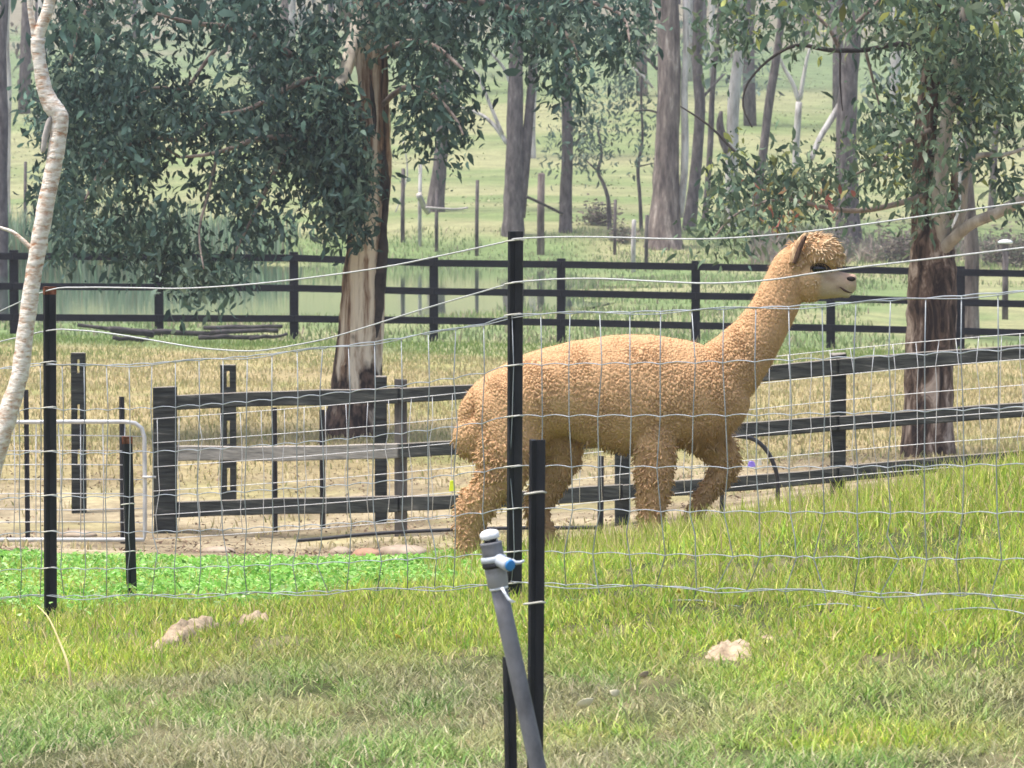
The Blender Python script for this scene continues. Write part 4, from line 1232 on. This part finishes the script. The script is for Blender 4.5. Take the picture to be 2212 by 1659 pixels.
# ------------------------------------------------------------------ poly pipe, stones
mb = MB()
D = 34.6
pl = [(640, 1168), (700, 1163), (770, 1156), (850, 1150), (940, 1146), (1010, 1143), (1090, 1141), (1160, 1140), (1230, 1140), (1300, 1139)]
P = []
for q in pl:
    g = at(*q, D); P.append(Vector((g.x, D, max(g.z, g1(g.x, D) + .02))))
mb.tube(smooth_path(P), .015, 8); tag(mb.build('irrigation_pipe', M['black_rubber'], None, origin=P[4]), 'black irrigation pipe lying along the dirt behind the clover', 'pipe')
D = 32.0
P = [at(x_, y_, D) for x_, y_ in ((1575, 945), (1600, 943), (1630, 950), (1655, 972), (1672, 1005), (1680, 1045))]
gg = ground_at(1681, D); P.append(gg - Vector((0, 0, .03)))
g0 = ground_at(1560, D); P = [g0 - Vector((0, 0, .03)), at(1562, 985, D)] + P
mb = MB(); mb.tube(smooth_path(P), .016, 8); tag(mb.build('poly_pipe_loop', M['black_rubber'], None, origin=gg), 'loop of dark poly pipe arching from the ground right of the raised foreleg', 'pipe')


def rock(px, D, sx, sy, sz, mat, lab, name='stone', cat='stone', sink=.3):
    g = ground_at(px, D)
    mb = MB(); mb.ball((g.x, g.y, g.z + sz * (1 - 2 * sink) * .5), (sx, sy, sz), 14, 8, .16)
    return tag(mb.build(name, M[mat], None, origin=g), lab, cat)


rock(868, 33.4, .20, .16, .06, 'stone', 'wide flat tan stone lying behind the clover')
rock(792, 33.2, .115, .10, .045, 'stone_red', 'reddish flat stone left of the wide tan stone')
rock(735, 33.6, .09, .08, .05, 'stone', 'small pale stone by the black irrigation pipe')
rock(470, 34.0, .14, .10, .04, 'stone', 'pale flat stone below the bottom timber rail')
rock(163, 40.5, .18, .12, .05, 'stone', 'pale flat stone at the foot of the slotted post')

# soil heaps and litter in the lawn
def heap(px, D, rx, ry, hz, lab, rot=0):
    g = ground_at(px, D)
    t = []
    N = 15; V = []; F = []
    for j in range(N):
        for i in range(N):
            a, b = (i / (N - 1) * 2 - 1), (j / (N - 1) * 2 - 1)
            r = math.hypot(a, b)
            e = max(0, 1 - (r * (.85 + .35 * float(vnoise(np.array([math.atan2(b, a) * 1.6 + 9]), np.array([px * .1]), 8)[0]))) ** 2) ** .6
            n_ = float(vnoise(np.array([a * 4 + px]), np.array([b * 4]), 7)[0]) * .7 + .3 * random.random()
            lx, ly = a * rx, b * ry
            X = g.x + lx * math.cos(rot) - ly * math.sin(rot); Y = g.y + lx * math.sin(rot) + ly * math.cos(rot)
            V.append((X, Y, g1(X, Y) - .02 + e * hz * (.35 + .75 * n_) + (.0 if e > 0 else -.02)))
    for j in range(N - 1):
        for i in range(N - 1):
            k = j * N + i; F.append((k, k + 1, k + N + 1, k + N))
    mb = MB(); mb.add(V, F)
    return tag(mb.build('soil_heap', M['soil'], None, origin=g), lab, 'soil')


heap(1578, 12.75, .085, .20, .055, 'tan crumbly soil heap in the lawn at lower right')
heap(400, 14.75, .055, .50, .085, 'long pale soil heap in the lawn at lower left', -.17)
heap(1190, 12.6, .03, .05, .02, 'tiny soil patch in the lawn right of the grey pipe')
heap(1660, 12.95, .045, .07, .030, 'small darker soil patch right of the tan soil heap')
heap(545, 15.1, .06, .14, .075, 'small soil patch right of the long pale soil heap')


def fallen(px, D, L, W, mat, lab, rot):
    g = ground_at(px, D); g.z += .035
    d = Vector((math.cos(rot), -math.sin(rot) * .6, .35)).normalized(); s = Vector((-d.z, 0, d.x)).normalized(); s = (s + Vector((0, -.4, .2))).normalized()
    nrm = d.cross(s)
    mb = MB(); V = []
    for k in range(7):
        f = k / 6; wv = W * math.sin(math.pi * (.04 + .92 * f)) ** .8
        c = g + d * L * (f - .5) + nrm * (.12 * L * math.sin(math.pi * f))
        V += [c - s * wv + nrm * wv * .3, c, c + s * wv + nrm * wv * .3]
    F = []
    for k in range(6):
        F += [(k * 3, k * 3 + 1, k * 3 + 4, k * 3 + 3), (k * 3 + 1, k * 3 + 2, k * 3 + 5, k * 3 + 4)]
    mb.add(V, F); o = mb.build('fallen_leaf', M[mat], None, origin=g)
    m = o.modifiers.new('solid', 'SOLIDIFY'); m.thickness = .0012
    return tag(o, lab, 'leaf', 'fallen leaves in the lawn')


fallen(1328, 12.0, .035, .012, 'litter', 'pale fallen leaf in the lawn left of the lower right soil heap', 2.2)
fallen(1265, 11.9, .05, .014, 'litter', 'grey pale fallen leaf beside the other pale leaf', .4)
fallen(1468, 14.0, .03, .007, 'litter_y', 'yellow fallen leaf upright in the grass below the slack wire', 1.6)
fallen(857, 13.7, .03, .008, 'litter_y', 'yellow fallen leaf in the lawn left of the grey pipe', 1.8)
fallen(1895, 13.1, .035, .006, 'litter_y', 'thin yellow leaf in the lawn below the mesh on the right', -.5)
fallen(1392, 12.3, .03, .01, 'soil', 'orange brown fallen leaf in the lower lawn', -.3)

# dry stalk lower left
g = ground_at(150, 13.05)
P = [g + Vector((0, 0, -.02)), at(148, 1440, 13.05), at(128, 1385, 13.1), at(105, 1335, 13.15), at(80, 1308, 13.2)]
mb = MB(); mb.tube(smooth_path(P), [.0055 - .004 * k / 16 for k in range(17)], 6)
tag(mb.build('dry_stalk', M['straw'], None, origin=g), 'bent yellow dry stalk in front of the left star post', 'stalk')

# ------------------------------------------------------------------ PVC standpipe
DP = 10.2
sp = FPX / DP
g = ground_at(1172, DP)
st = thing('standpipe', 'leaning grey plastic water standpipe with a white cap and blue valve', 'standpipe', g)
def pp(x_, y_, dd=0.0): return at(x_, y_, DP + dd)
ax0, ax1 = pp(1162, 1659), pp(1060, 1170)
axd = (ax1 - ax0).normalized()
def axp(y_):
    t = (1659 - y_) / (1659 - 1170.); return pp(1162 + (1077 - 1162) * min(t, .80) / .80 + (-17) * max(0, t - .8) / .2, y_)
def rp(w): return w / 2 / sp
foot = pp(1180, 1760); foot.z = g.z - .1
mb = MB(); mb.tube([foot, axp(1659), axp(1550), axp(1450), axp(1350), axp(1262)], rp(37), 16); mb.build('riser', M['pvc'], st)
mb = MB(); mb.tube([axp(1268), axp(1266), axp(1230), axp(1215), axp(1214)], [rp(40), rp(45), rp(48), rp(50), rp(40)], 16); mb.build('lower_coupling', M['pvc_mid'], st)
mb = MB(); mb.tube([axp(1214), axp(1213), axp(1203), axp(1201)], [rp(52), rp(57), rp(56), rp(50)], 16); mb.build('collar', M['pvc_pale'], st)
mb = MB(); mb.tube([axp(1226), axp(1224), axp(1215), axp(1214.5)], [rp(51), rp(54), rp(55), rp(52)], 16); mb.build('lower_collar', M['black_rubber'], st)
mb = MB(); mb.tube([axp(1211), axp(1209), axp(1190), axp(1176), axp(1172), axp(1171)], [rp(46), rp(50), rp(46), rp(47), rp(49), rp(40)], 16); mb.build('upper_coupling', M['pvc'], st)
vb = MB(); c0 = axp(1207)
tip = pp(1101, 1221, -.05)
vb.tube([c0, c0.lerp(tip, .35), c0.lerp(tip, .5), c0.lerp(tip, .9), tip], [rp(30), rp(32), rp(26), rp(30), rp(27)], 14)
val = vb.build('valve_body', M['pvc_pale'], st)
dv = (tip - c0).normalized()
mb = MB(); mb.tube([tip - dv * .002, tip + dv * .004, tip + dv * .005], [rp(25), rp(25), rp(20)], 18); mb.build('blue_end', M['blue_plastic'], val)
mb = MB(); q0 = pp(1105, 1212, -.02)
mb.tube([q0, pp(1115, 1216, -.02), pp(1124, 1215, -.02), pp(1133, 1211, -.02)], [rp(12), rp(9), rp(8), rp(5)], 8); mb.build('valve_handle', M['pvc_pale'], val)
mb = MB(); mb.tube([axp(1178), axp(1158), axp(1156)], [rp(30), rp(30), rp(24)], 14); mb.build('black_seal', M['black_rubber'], st)
mb = MB()
for k in range(4):
    a = k * 1.9
    c = axp(1166)
    mb.tube([c + Vector((math.cos(a + b_) * rp(32), math.sin(a + b_) * rp(32), rp(4) * b_)) for b_ in (0, .4, .8)], rp(3.2), 5)
mb.build('white_thread_tape', M['white_plastic'], st)
mb = MB(); c = axp(1160)
mb.tube([axp(1164), axp(1162), axp(1152), axp(1147), axp(1144)], [rp(36), rp(44), rp(41), rp(32), rp(12)], 14, True, None, .16); mb.build('white_cap', M['white_plastic'], st)
mb = MB(); c1 = axp(1270); mb.tube([axp(1273), axp(1268)], rp(41), 16); tie = mb.build('tape_band', M['white_plastic'], st)
q = pp(1083, 1270, -.028); mb = MB()
V = []
for k, (x_, y_) in enumerate(((1084, 1270), (1092, 1285), (1099, 1296), (1110, 1303))):
    w_ = (7, 6, 7, 10)[k] / sp
    p = pp(x_, y_, -.03 - .002 * k); V += [p + Vector((-w_ / 2, 0, 0)), p + Vector((w_ / 2, 0, w_ * .3))]
mb.add(V, [(2 * k, 2 * k + 1, 2 * k + 3, 2 * k + 2) for k in range(3)])
o = mb.build('tape_end', M['white_plastic'], tie); m = o.modifiers.new('s', 'SOLIDIFY'); m.thickness = .0015

# ------------------------------------------------------------------ alpaca
DA = 20.0
SA = FPX / DA


def ap(x_, y_, off=0.0):
    p = at(x_, y_, DA); p.y += off
    return p


def chain(mb, st, n=20):
    """st: (x, y, r in picture units, half depth m, y offset m)"""
    P = [ap(a[0], a[1], a[4]) for a in st]
    r1 = [a[2] / SA for a in st]; r2 = [a[3] for a in st]
    P2, A2, B2 = [], [], []
    for i in range(len(P) - 1):
        p0 = P[max(i - 1, 0)]; p1 = P[i]; p2 = P[i + 1]; p3 = P[min(i + 2, len(P) - 1)]
        for k in range(4):
            t = k / 4
            P2.append(.5 * ((2 * p1) + (p2 - p0) * t + (2 * p0 - 5 * p1 + 4 * p2 - p3) * t * t + (3 * p1 - p0 - 3 * p2 + p3) * t ** 3))
            A2.append(r1[i] * (1 - t) + r1[i + 1] * t); B2.append(r2[i] * (1 - t) + r2[i + 1] * t)
    P2.append(P[-1]); A2.append(r1[-1]); B2.append(r2[-1])
    mb.tube(P2, A2, n, True, B2)


ab = MB()
TS = [(1005, 885, 925, .05), (1022, 858, 985, .11), (1052, 834, 1000, .15), (1100, 796, 992, .175), (1160, 767, 950, .185), (1220, 746, 940, .19), (1290, 729, 962, .195), (1350, 724, 976, .20),
      (1410, 725, 974, .195), (1470, 735, 960, .185), (1520, 747, 950, .17), (1560, 752, 935, .15), (1592, 768, 905, .12), (1610, 795, 870, .07)]
chain(ab, [((a), (t_ + b_) / 2, (b_ - t_) / 2, dp, 0) for a, t_, b_, dp in TS], 28)
chain(ab, [(1520, 850, 80, .15, 0), (1582, 790, 70, .125, 0), (1627, 738, 56, .10, 0), (1659, 690, 49, .085, 0), (1681, 648, 46, .078, 0), (1697, 610, 44, .075, 0), (1713, 577, 42, .072, 0), (1733, 555, 34, .062, 0), (1745, 548, 20, .04, 0)], 22)
ab.ball(ap(1766, 548), (48 / SA, .080, 37 / SA), 20, 14)
ab.ball(ap(1788, 558), (27 / SA, .062, 24 / SA), 18, 12)                      # topknot
ab.ball(ap(1745, 600), (44 / SA, .075, 50 / SA), 20, 14)                      # cheek
chain(ab, [(1745, 602, 46, .068, 0), (1775, 610, 38, .060, 0), (1800, 614, 31, .052, 0), (1822, 614, 27, .047, 0), (1838, 612, 22, .043, 0), (1846, 611, 17, .036, 0), (1849, 611, 8, .02, 0)], 18)
chain(ab, [(1815, 630, 13, .034, 0), (1832, 634, 10, .03, 0), (1838, 635, 6, .02, 0)], 12)
ab.ball(ap(1842, 600), (9 / SA, .038, 9 / SA), 12, 8)
ab.ball(ap(1843, 618), (8 / SA, .034, 9 / SA), 12, 8)
chain(ab, [(1110, 900, 72, .10, -.08), (1095, 960, 66, .095, -.095), (1084, 1010, 56, .085, -.10), (1060, 1050, 37, .070, -.10), (1033, 1085, 40, .062, -.10), (1018, 1112, 34, .054, -.10), (1013, 1150, 26, .048, -.10), (1014, 1185, 22, .045, -.10), (1020, 1207, 24, .05, -.10)], 18)
chain(ab, [(1160, 920, 58, .09, .08), (1212, 965, 44, .085, .095), (1212, 1005, 35, .072, .10), (1192, 1045, 30, .055, .10), (1165, 1085, 28, .050, .10), (1163, 1120, 23, .044, .10), (1177, 1160, 20, .042, .10), (1190, 1190, 22, .045, .10)], 16)
chain(ab, [(1415, 880, 60, .09, -.07), (1413, 950, 44, .080, -.09), (1413, 1000, 40, .070, -.095), (1410, 1050, 35, .060, -.10), (1407, 1100, 27, .050, -.10), (1404, 1140, 20, .044, -.10), (1408, 1172, 22, .046, -.10)], 16)
chain(ab, [(1485, 895, 60, .09, .06), (1535, 950, 42, .075, .085), (1562, 984, 34, .062, .095), (1568, 1012, 29, .054, .10), (1550, 1042, 24, .048, .10), (1526, 1075, 18, .040, .10), (1507, 1100, 14, .036, .10), (1495, 1122, 15, .036, .10)], 16)
chain(ab, [(1048, 835, 20, .05, 0), (1018, 885, 24, .055, -.01), (1012, 935, 19, .048, -.01), (1022, 985, 9, .03, -.01)], 12)
me = bpy.data.meshes.new('alpaca_raw'); me.from_pydata([tuple(p) for p in ab.v], [], ab.f); me.update()
tmp = bpy.data.objects.new('alpaca_raw', me); col.objects.link(tmp)
m = tmp.modifiers.new('r', 'REMESH'); m.mode = 'VOXEL'; m.voxel_size = .0038
m = tmp.modifiers.new('s', 'SMOOTH'); m.factor = .5; m.iterations = 34
dg = bpy.context.evaluated_depsgraph_get()
ev = bpy.data.meshes.new_from_object(tmp.evaluated_get(dg))
bpy.data.objects.remove(tmp, do_unlink=True)
ev.name = 'alpaca_body'
nv = len(ev.vertices)
co = np.empty(nv * 3, np.float32); ev.vertices.foreach_get('co', co); co = co.reshape(-1, 3).astype(float)


def to_px(P):
    """picture units in the alpaca's own side plane, for painting fleece regions by body position"""
    return 1106 + P[:, 0] / DA * FPX, 300 - P[:, 2] / DA * FPX


bx, by = to_px(co)
def eye_clear(x_, y_):
    return np.clip(1.35 - np.sqrt(((x_ - 1767) / 24.0) ** 2 + ((y_ - 580) / 13.0) ** 2), 0, .35) / .35
# bare face: muzzle in front of the cheek ruff and below the topknot
face = ss(bx + (by - 600) * .12 + rng.normal(0, 1, nv) * 2, 1762, 1780) * ss(by, 576, 588)
face_col = face.copy()
face = np.maximum(face, eye_clear(bx, by))
fleece_c = np.array([.555, .345, .185]); face_c = np.array([.47, .35, .24]); lip_c = np.array([.54, .45, .35]); nose_c = np.array([.44, .30, .22])
C = np.tile(fleece_c, (nv, 1))
pale = ss(bx, 1690, 1760) * ss(-by, -680, -600)
C = C * (1 - pale * .5)[:, None] + np.array([.66, .45, .25]) * (pale * .5)[:, None]
fc = np.tile(face_c, (nv, 1))
tq = ss(by, 618, 632) * ss(bx, 1790, 1840); fc = fc * (1 - tq)[:, None] + lip_c * tq[:, None]
tq = ss(-by, -606, -590) * ss(bx, 1800, 1840); fc = fc * (1 - tq)[:, None] + nose_c * tq[:, None]
tq = np.exp(-((((bx - 1792) + (by - 600) * .8) / 16) ** 2 + (((by - 602) - (bx - 1792) * .45) / 7) ** 2)) * .75; fc = fc * (1 - tq)[:, None] + np.array([.30, .19, .12]) * tq[:, None]
tq = np.exp(-(((bx - 1834) / 11) ** 2 + ((by - 604) / 9) ** 2)) * .6; fc = fc * (1 - tq)[:, None] + np.array([.30, .20, .15]) * tq[:, None]
tq = np.exp(-(((bx - 1812) / 9) ** 2 + ((by - 620) / 6) ** 2)) * .6; fc = fc * (1 - tq)[:, None] + np.array([.25, .16, .11]) * tq[:, None]
C = C * (1 - face_col)[:, None] + fc * face_col[:, None]
ca = ev.color_attributes.new('Col', 'FLOAT_COLOR', 'POINT')
ca.data.foreach_set('color', np.concatenate([C, np.ones((nv, 1))], 1).astype(np.float32).ravel())
ev.polygons.foreach_set('use_smooth', np.ones(len(ev.polygons), bool))
# crimped staples: rounded cells pushed out of the skin, narrow clefts between them
from mathutils.kdtree import KDTree
nr = np.empty(nv * 3, np.float32); ev.vertices.foreach_get('normal', nr); nr = nr.reshape(-1, 3).astype(float)
base_co = co.copy()
aniso = np.array([1.0, 1.0, .55])
warp = np.stack([vnoise(co[:, 0] * 55 + 5, co[:, 2] * 40, 401), vnoise(co[:, 1] * 55, co[:, 2] * 40 + 3, 402), vnoise(co[:, 0] * 50 + co[:, 1] * 30, co[:, 2] * 55, 403)], 1) - .5
shear = np.stack([co[:, 2] * .35, co[:, 2] * 0, co[:, 0] * 0], 1)
q = (co + shear + warp * .012) * aniso
sel = rng.choice(nv, 15000, replace=False)
kd = KDTree(len(sel))
for i_, k_ in enumerate(sel): kd.insert(q[k_], i_)
kd.balance()
f1 = np.empty(nv); f2 = np.empty(nv)
for i_ in range(nv):
    r_ = kd.find_n(q[i_], 2); f1[i_] = r_[0][2]; f2[i_] = r_[1][2]
cell = 1 - 1.2 * np.exp(-((f2 - f1) / .0019) ** 1.2)
big_ = vnoise(co[:, 0] * 16 + co[:, 2] * 6, co[:, 2] * 9, 405)
neck_ = ss(bx * .86 - by * .5, 1010, 1120); low_ = ss(by, 905, 1000)
amp = (.0098 * (1 - .55 * neck_) * (.35 + 1.2 * big_)) * (1 - face)
co = co + nr * ((cell - .8) * amp + ((big_ - .5) * .005 + .006) * (1 - face))[:, None]
ev.vertices.foreach_set('co', co.astype(np.float32).ravel()); ev.update()


def mat_fleece(name, trans, bump):
    m_ = mat_leaf(name, trans, .9, .08)
    nt = m_.node_tree
    if bump:
        p = nt.nodes['Principled BSDF']
        tc = nt.nodes.new('ShaderNodeTexCoord'); n_ = nt.nodes.new('ShaderNodeTexNoise'); n_.inputs['Scale'].default_value = 130; n_.inputs['Detail'].default_value = 4
        nt.links.new(tc.outputs['Object'], n_.inputs['Vector'])
        b_ = nt.nodes.new('ShaderNodeBump'); b_.inputs['Strength'].default_value = .5; b_.inputs['Distance'].default_value = .004
        nt.links.new(n_.outputs[0], b_.inputs['Height']); nt.links.new(b_.outputs[0], p.inputs['Normal'])
    return m_


M['body'] = mat_fleece('alpaca_coat', .0, True)
M['fleece'] = mat_fleece('alpaca_fleece', .12, False)
M['fibre'] = mat_fleece('alpaca_fibre', .45, False)
alp_base = ap(1210, 1190); alp_base.z = g1(alp_base.x, DA)
alp = thing('alpaca', 'caramel fleeced alpaca striding right with its near side to the camera', 'alpaca', alp_base)
bvh = BVHTree.FromPolygons([Vector(c) for c in co], [tuple(p.vertices) for p in ev.polygons])
# triangulate for sampling
ev.calc_loop_triangles()
nt_ = len(ev.loop_triangles)
tri = np.empty(nt_ * 3, np.int32); ev.loop_triangles.foreach_get('vertices', tri); tri = tri.reshape(-1, 3)
body = link('body', ev, M['body'], alp)
A, B, Cc = co[tri[:, 0]], co[tri[:, 1]], co[tri[:, 2]]
nrm = np.cross(B - A, Cc - A); ar = np.linalg.norm(nrm, axis=1) / 2; nrm /= (2 * ar[:, None] + 1e-12)
vn = np.zeros((nv, 3))
for k in range(3): np.add.at(vn, tri[:, k], nrm * ar[:, None])
vn /= np.linalg.norm(vn, axis=1, keepdims=True) + 1e-12


def sample(n):
    k = rng.choice(nt_, n, p=ar / ar.sum())
    a, b = rng.random(n), rng.random(n)
    f = a + b > 1; a[f] = 1 - a[f]; b[f] = 1 - b[f]
    c = 1 - a - b
    P = A[k] * c[:, None] + B[k] * a[:, None] + Cc[k] * b[:, None]
    N = vn[tri[k, 0]] * c[:, None] + vn[tri[k, 1]] * a[:, None] + vn[tri[k, 2]] * b[:, None]
    N /= np.linalg.norm(N, axis=1, keepdims=True) + 1e-12
    F = face[tri[k, 0]]
    return P, N, F


def flow(P, N, n):
    x_, y_ = to_px(P)
    g = np.zeros((n, 3)); g[:, 2] = -1; g[:, 0] = -.25
    up = ss(-y_, -560, -520) * ss(x_, 1700, 1740)
    g += rng.normal(0, .45, (n, 3))
    g[:, 0] += up * 1.2
    T_ = g - N * (g * N).sum(1, keepdims=True)
    T_ /= np.linalg.norm(T_, axis=1, keepdims=True) + 1e-9
    return T_, x_, y_


n = 26000
P, N, F = sample(n)
qx_, qy_ = to_px(P)
k = (F < .3) & ~((np.abs(qx_ - 1768) < 34) & (qy_ > 559) & (qy_ < 600)) & (rng.random(n) < .9 * np.maximum(np.maximum(ss(-qy_, -585, -560) * ss(qx_, 1700, 1720), .7 * ss(qx_, 1735, 1752) * ss(qy_, 586, 598) * (1 - ss(qy_, 660, 680))), .35 * ss(qy_, 930, 990)))
P, N = P[k], N[k]; n = len(P)
T_, x_, y_ = flow(P, N, n)
S_ = np.cross(N, T_)
neck = ss(x_ * .86 - y_ * .5, 1010, 1120)           # 1 on neck and head
top_ = ss(-y_, -590, -560) * ss(x_, 1690, 1715)
cl = vnoise(x_ * .11, y_ * .055, 300)                # lock clumping: rows running down the flank
low = ss(y_, 905, 1000)
L = (.016 + .012 * rng.random(n)) * (1 - .25 * neck) * (1 + 1.0 * top_ + .25 * low)
ruff = ss(x_, 1470, 1500) * ss(y_, 895, 925) * (1 - ss(x_, 1600, 1620)) * (1 - ss(y_, 960, 975))
L *= 1 + 1.3 * ruff
W = (.0036 + .0028 * rng.random(n)) * (1 - .15 * neck)
d = N * (.62 + .35 * rng.random(n))[:, None] + T_ * (.75 + .2 * rng.random(n))[:, None]
d /= np.linalg.norm(d, axis=1, keepdims=True)
lift = ((cl - .5) * .010 * (1 - .5 * neck))[:, None] * N
B0_ = P - N * .004 + lift
s1 = S_; s2 = np.cross(d, S_)
V = np.zeros((n, 9, 3), np.float32)
for kk in range(4):
    a = kk * math.pi / 2 + math.pi / 4
    o_ = s1 * (W * math.cos(a) * 1.1)[:, None] + s2 * (W * math.sin(a) * .8)[:, None]
    V[:, kk] = B0_ + o_ * .75
    V[:, 4 + kk] = B0_ + d * (L * .6)[:, None] + N * (L * .10)[:, None] + o_
V[:, 8] = B0_ + d * L[:, None] + T_ * (L * .22)[:, None]
b = np.arange(n)[:, None] * 9
Ts = []
for kk in range(4):
    k2 = (kk + 1) % 4
    Ts += [[kk, k2, 4 + k2], [kk, 4 + k2, 4 + kk], [4 + kk, 4 + k2, 8]]
T = np.concatenate([b + np.array([q]) for q in Ts])
Cf = np.tile(fleece_c, (n, 1)) * (1 + rng.normal(0, .10, (n, 1)))
pl_ = (ss(x_, 1690, 1760) * ss(-y_, -690, -600))[:, None] * .85
Cf = Cf * (1 - pl_) + np.array([.68, .50, .31]) * pl_
lo_ = (low * .25)[:, None]; Cf = Cf * (1 - lo_) + np.array([.60, .38, .20]) * lo_
fl = link('fleece', tri_mesh('fleece', V, T, np.repeat(Cf, 9, 0), True), M['fleece'], alp)
fl['kind'] = 'stuff'; fl['label'] = 'dense crimped caramel fleece locks'
# very short hair on the bare face
n = 5000
P, N, F = sample(60000)
k = np.where(F > .6)[0][:n]
P, N = P[k], N[k]; n = len(P)
fx, fy = to_px(P)
d = N * .5 + np.stack([-np.ones(n) * .5, np.zeros(n), -np.ones(n) * .6], 1) + rng.normal(0, .25, (n, 3)); d /= np.linalg.norm(d, axis=1, keepdims=True)
S_ = np.cross(N, d)
L = .005 + .007 * rng.random(n)
V = np.zeros((n, 3, 3), np.float32)
V[:, 0] = P - S_ * .0008; V[:, 1] = P + S_ * .0008; V[:, 2] = P + d * L[:, None]
hc = pick(n, [(.52, .41, .30), (.40, .29, .20), (.60, .52, .42)], [3, 1.5, 1.5])
fh = link('face_hair', tri_mesh('face_hair', V, np.arange(n)[:, None] * 3 + np.array([[0, 1, 2]]), np.repeat(hc, 3, 0)), M['fibre'], alp)
fh['kind'] = 'stuff'
# fine loose fibres
n = 90000
P, N, F = sample(n)
k = F < .5
P, N = P[k], N[k]; n = len(P)
T_, x_, y_ = flow(P, N, n)
S_ = np.cross(N, T_)
ruff = ss(x_, 1470, 1500) * ss(y_, 895, 925) * (1 - ss(x_, 1605, 1625)) * (1 - ss(y_, 960, 975))
top_ = ss(-y_, -585, -555) * ss(x_, 1700, 1725); low = ss(y_, 920, 1010)
L = (.009 + .013 * rng.random(n) ** 2) * (1 + .9 * top_ + 1.4 * ruff + .5 * low)
d = N * .65 + T_ * .7 + rng.normal(0, .3, (n, 3)); d /= np.linalg.norm(d, axis=1, keepdims=True)
V = np.zeros((n, 3, 3), np.float32)
V[:, 0] = P - S_ * .0007 - N * .001; V[:, 1] = P + S_ * .0007 - N * .001; V[:, 2] = P + d * L[:, None] + T_ * (L * .3)[:, None]
b = np.arange(n)[:, None] * 3
Cf = np.tile(np.array([.60, .395, .23]), (n, 1)) * (1 + rng.normal(0, .1, (n, 1)))
fb = link('loose_fibres', tri_mesh('loose_fibres', V, b + np.array([[0, 1, 2]]), np.repeat(Cf, 3, 0)), M['fibre'], alp)
fb['kind'] = 'stuff'


def surf(x_, y_, side=-1):
    p = ap(x_, y_)
    h_ = bvh.ray_cast(Vector((p.x, DA + side * 1.0, p.z)), Vector((0, -side, 0)))
    return (h_[0], h_[1]) if h_[0] else (p, Vector((0, side, 0)))


M['eye'] = mat_noise('dark_eye', (.004, .003, .003), (.008, .006, .005), (10, 10, 10), .12, 0, spec=.6)
M['lash'] = mat_noise('dark_lashes', (.010, .007, .006), (.03, .02, .015), (60, 60, 60), .7, .2)
M['nostril'] = mat_noise('nostril_skin', (.012, .008, .007), (.03, .02, .018), (40, 40, 40), .7, 0)
M['mouth'] = mat_noise('mouth_skin', (.06, .03, .022), (.12, .065, .05), (40, 40, 40), .8, 0)
M['ear'] = mat_noise('ear_coat', (.34, .19, .10), (.62, .43, .25), (70, 70, 22), .9, .5, pos=(.4, .56))
M['ear_in'] = mat_noise('ear_inside', (.04, .022, .015), (.16, .09, .06), (60, 60, 20), .9, .2)
for side in (-1, 1):
    p, _ = surf(1767, 580, side)
    p.y += side * .010
    mb = MB(); mb.ball((p.x, p.y - side * .002, p.z), (.035, .017, .0205), 18, 10); e = mb.build('eye', M['eye'], alp)
    mb = MB()
    for k in range(15):
        f = k / 14; a = math.pi * (1.02 - f * 1.1)
        q = Vector((p.x + .038 * math.cos(a), p.y + side * .008, p.z + .004 + .022 * math.sin(a)))
        mb.tube([q, q + Vector((.007 * math.cos(a) + .004, side * .012, -.004)), q + Vector((.012 * math.cos(a) + .008, side * .022, -.016))], [.0030, .0020, .0006], 4)
    mb.build('eyelashes', M['lash'], alp)
    p, _ = surf(1837, 602, side)
    mb = MB(); mb.ball(p, (.021, .008, .012), 12, 8); mb.build('nostril', M['nostril'], alp)
pts = []
for x_, y_ in ((1812, 619), (1817, 622), (1822, 626), (1828, 629), (1834, 631), (1839, 631)):
    p, nn_ = surf(x_, y_); pts.append(p + nn_ * .0005)
mb = MB(); mb.tube(smooth_path(pts, 3), [.0022 + .0035 * math.sin(math.pi * min(1, k / 13)) for k in range(16)], 6); mb.build('mouth', M['mouth'], alp)


def ear(st, off, in_shift):
    mb = MB(); chain(mb, [(a, b_, r_, d_, off) for a, b_, r_, d_ in st], 12); e = mb.build('ear', M['ear'], alp)
    mb = MB(); chain(mb, [(a + in_shift[0] + r_ * .45, b_ + in_shift[1], r_ * .55, d_ * .7, off - .012) for a, b_, r_, d_ in st[:-1]], 10); mb.build('ear_inside', M['ear_in'], e)


ear([(1709, 568, 7, .016), (1713, 554, 10, .018), (1719, 538, 11, .017), (1727, 522, 9, .014), (1735, 509, 6, .010), (1741, 499, 2, .004)], -.078, (0, 0))
ear([(1748, 545, 8, .016), (1754, 525, 9, .015), (1761, 512, 8, .012), (1767, 504, 5, .008), (1771, 498, 2, .004)], .06, (-1, 0))

# ------------------------------------------------------------------ haze
mb = MB(); mb.box((0, 430, 28), (4800, 1000, 76))
hz = mb.build('haze', None, None, False)
tag(hz, kind='stuff')
hm = bpy.data.materials.new('haze_air'); hm.use_nodes = True
hn = hm.node_tree; hn.nodes.remove(hn.nodes['Principled BSDF'])
pv = hn.nodes.new('ShaderNodeVolumePrincipled'); pv.inputs['Color'].default_value = (.93, .91, .95, 1); pv.inputs['Density'].default_value = .0006
pv.inputs['Anisotropy'].default_value = .2
hn.links.new(pv.outputs[0], hn.nodes['Material Output'].inputs['Volume'])
hz.data.materials.append(hm)
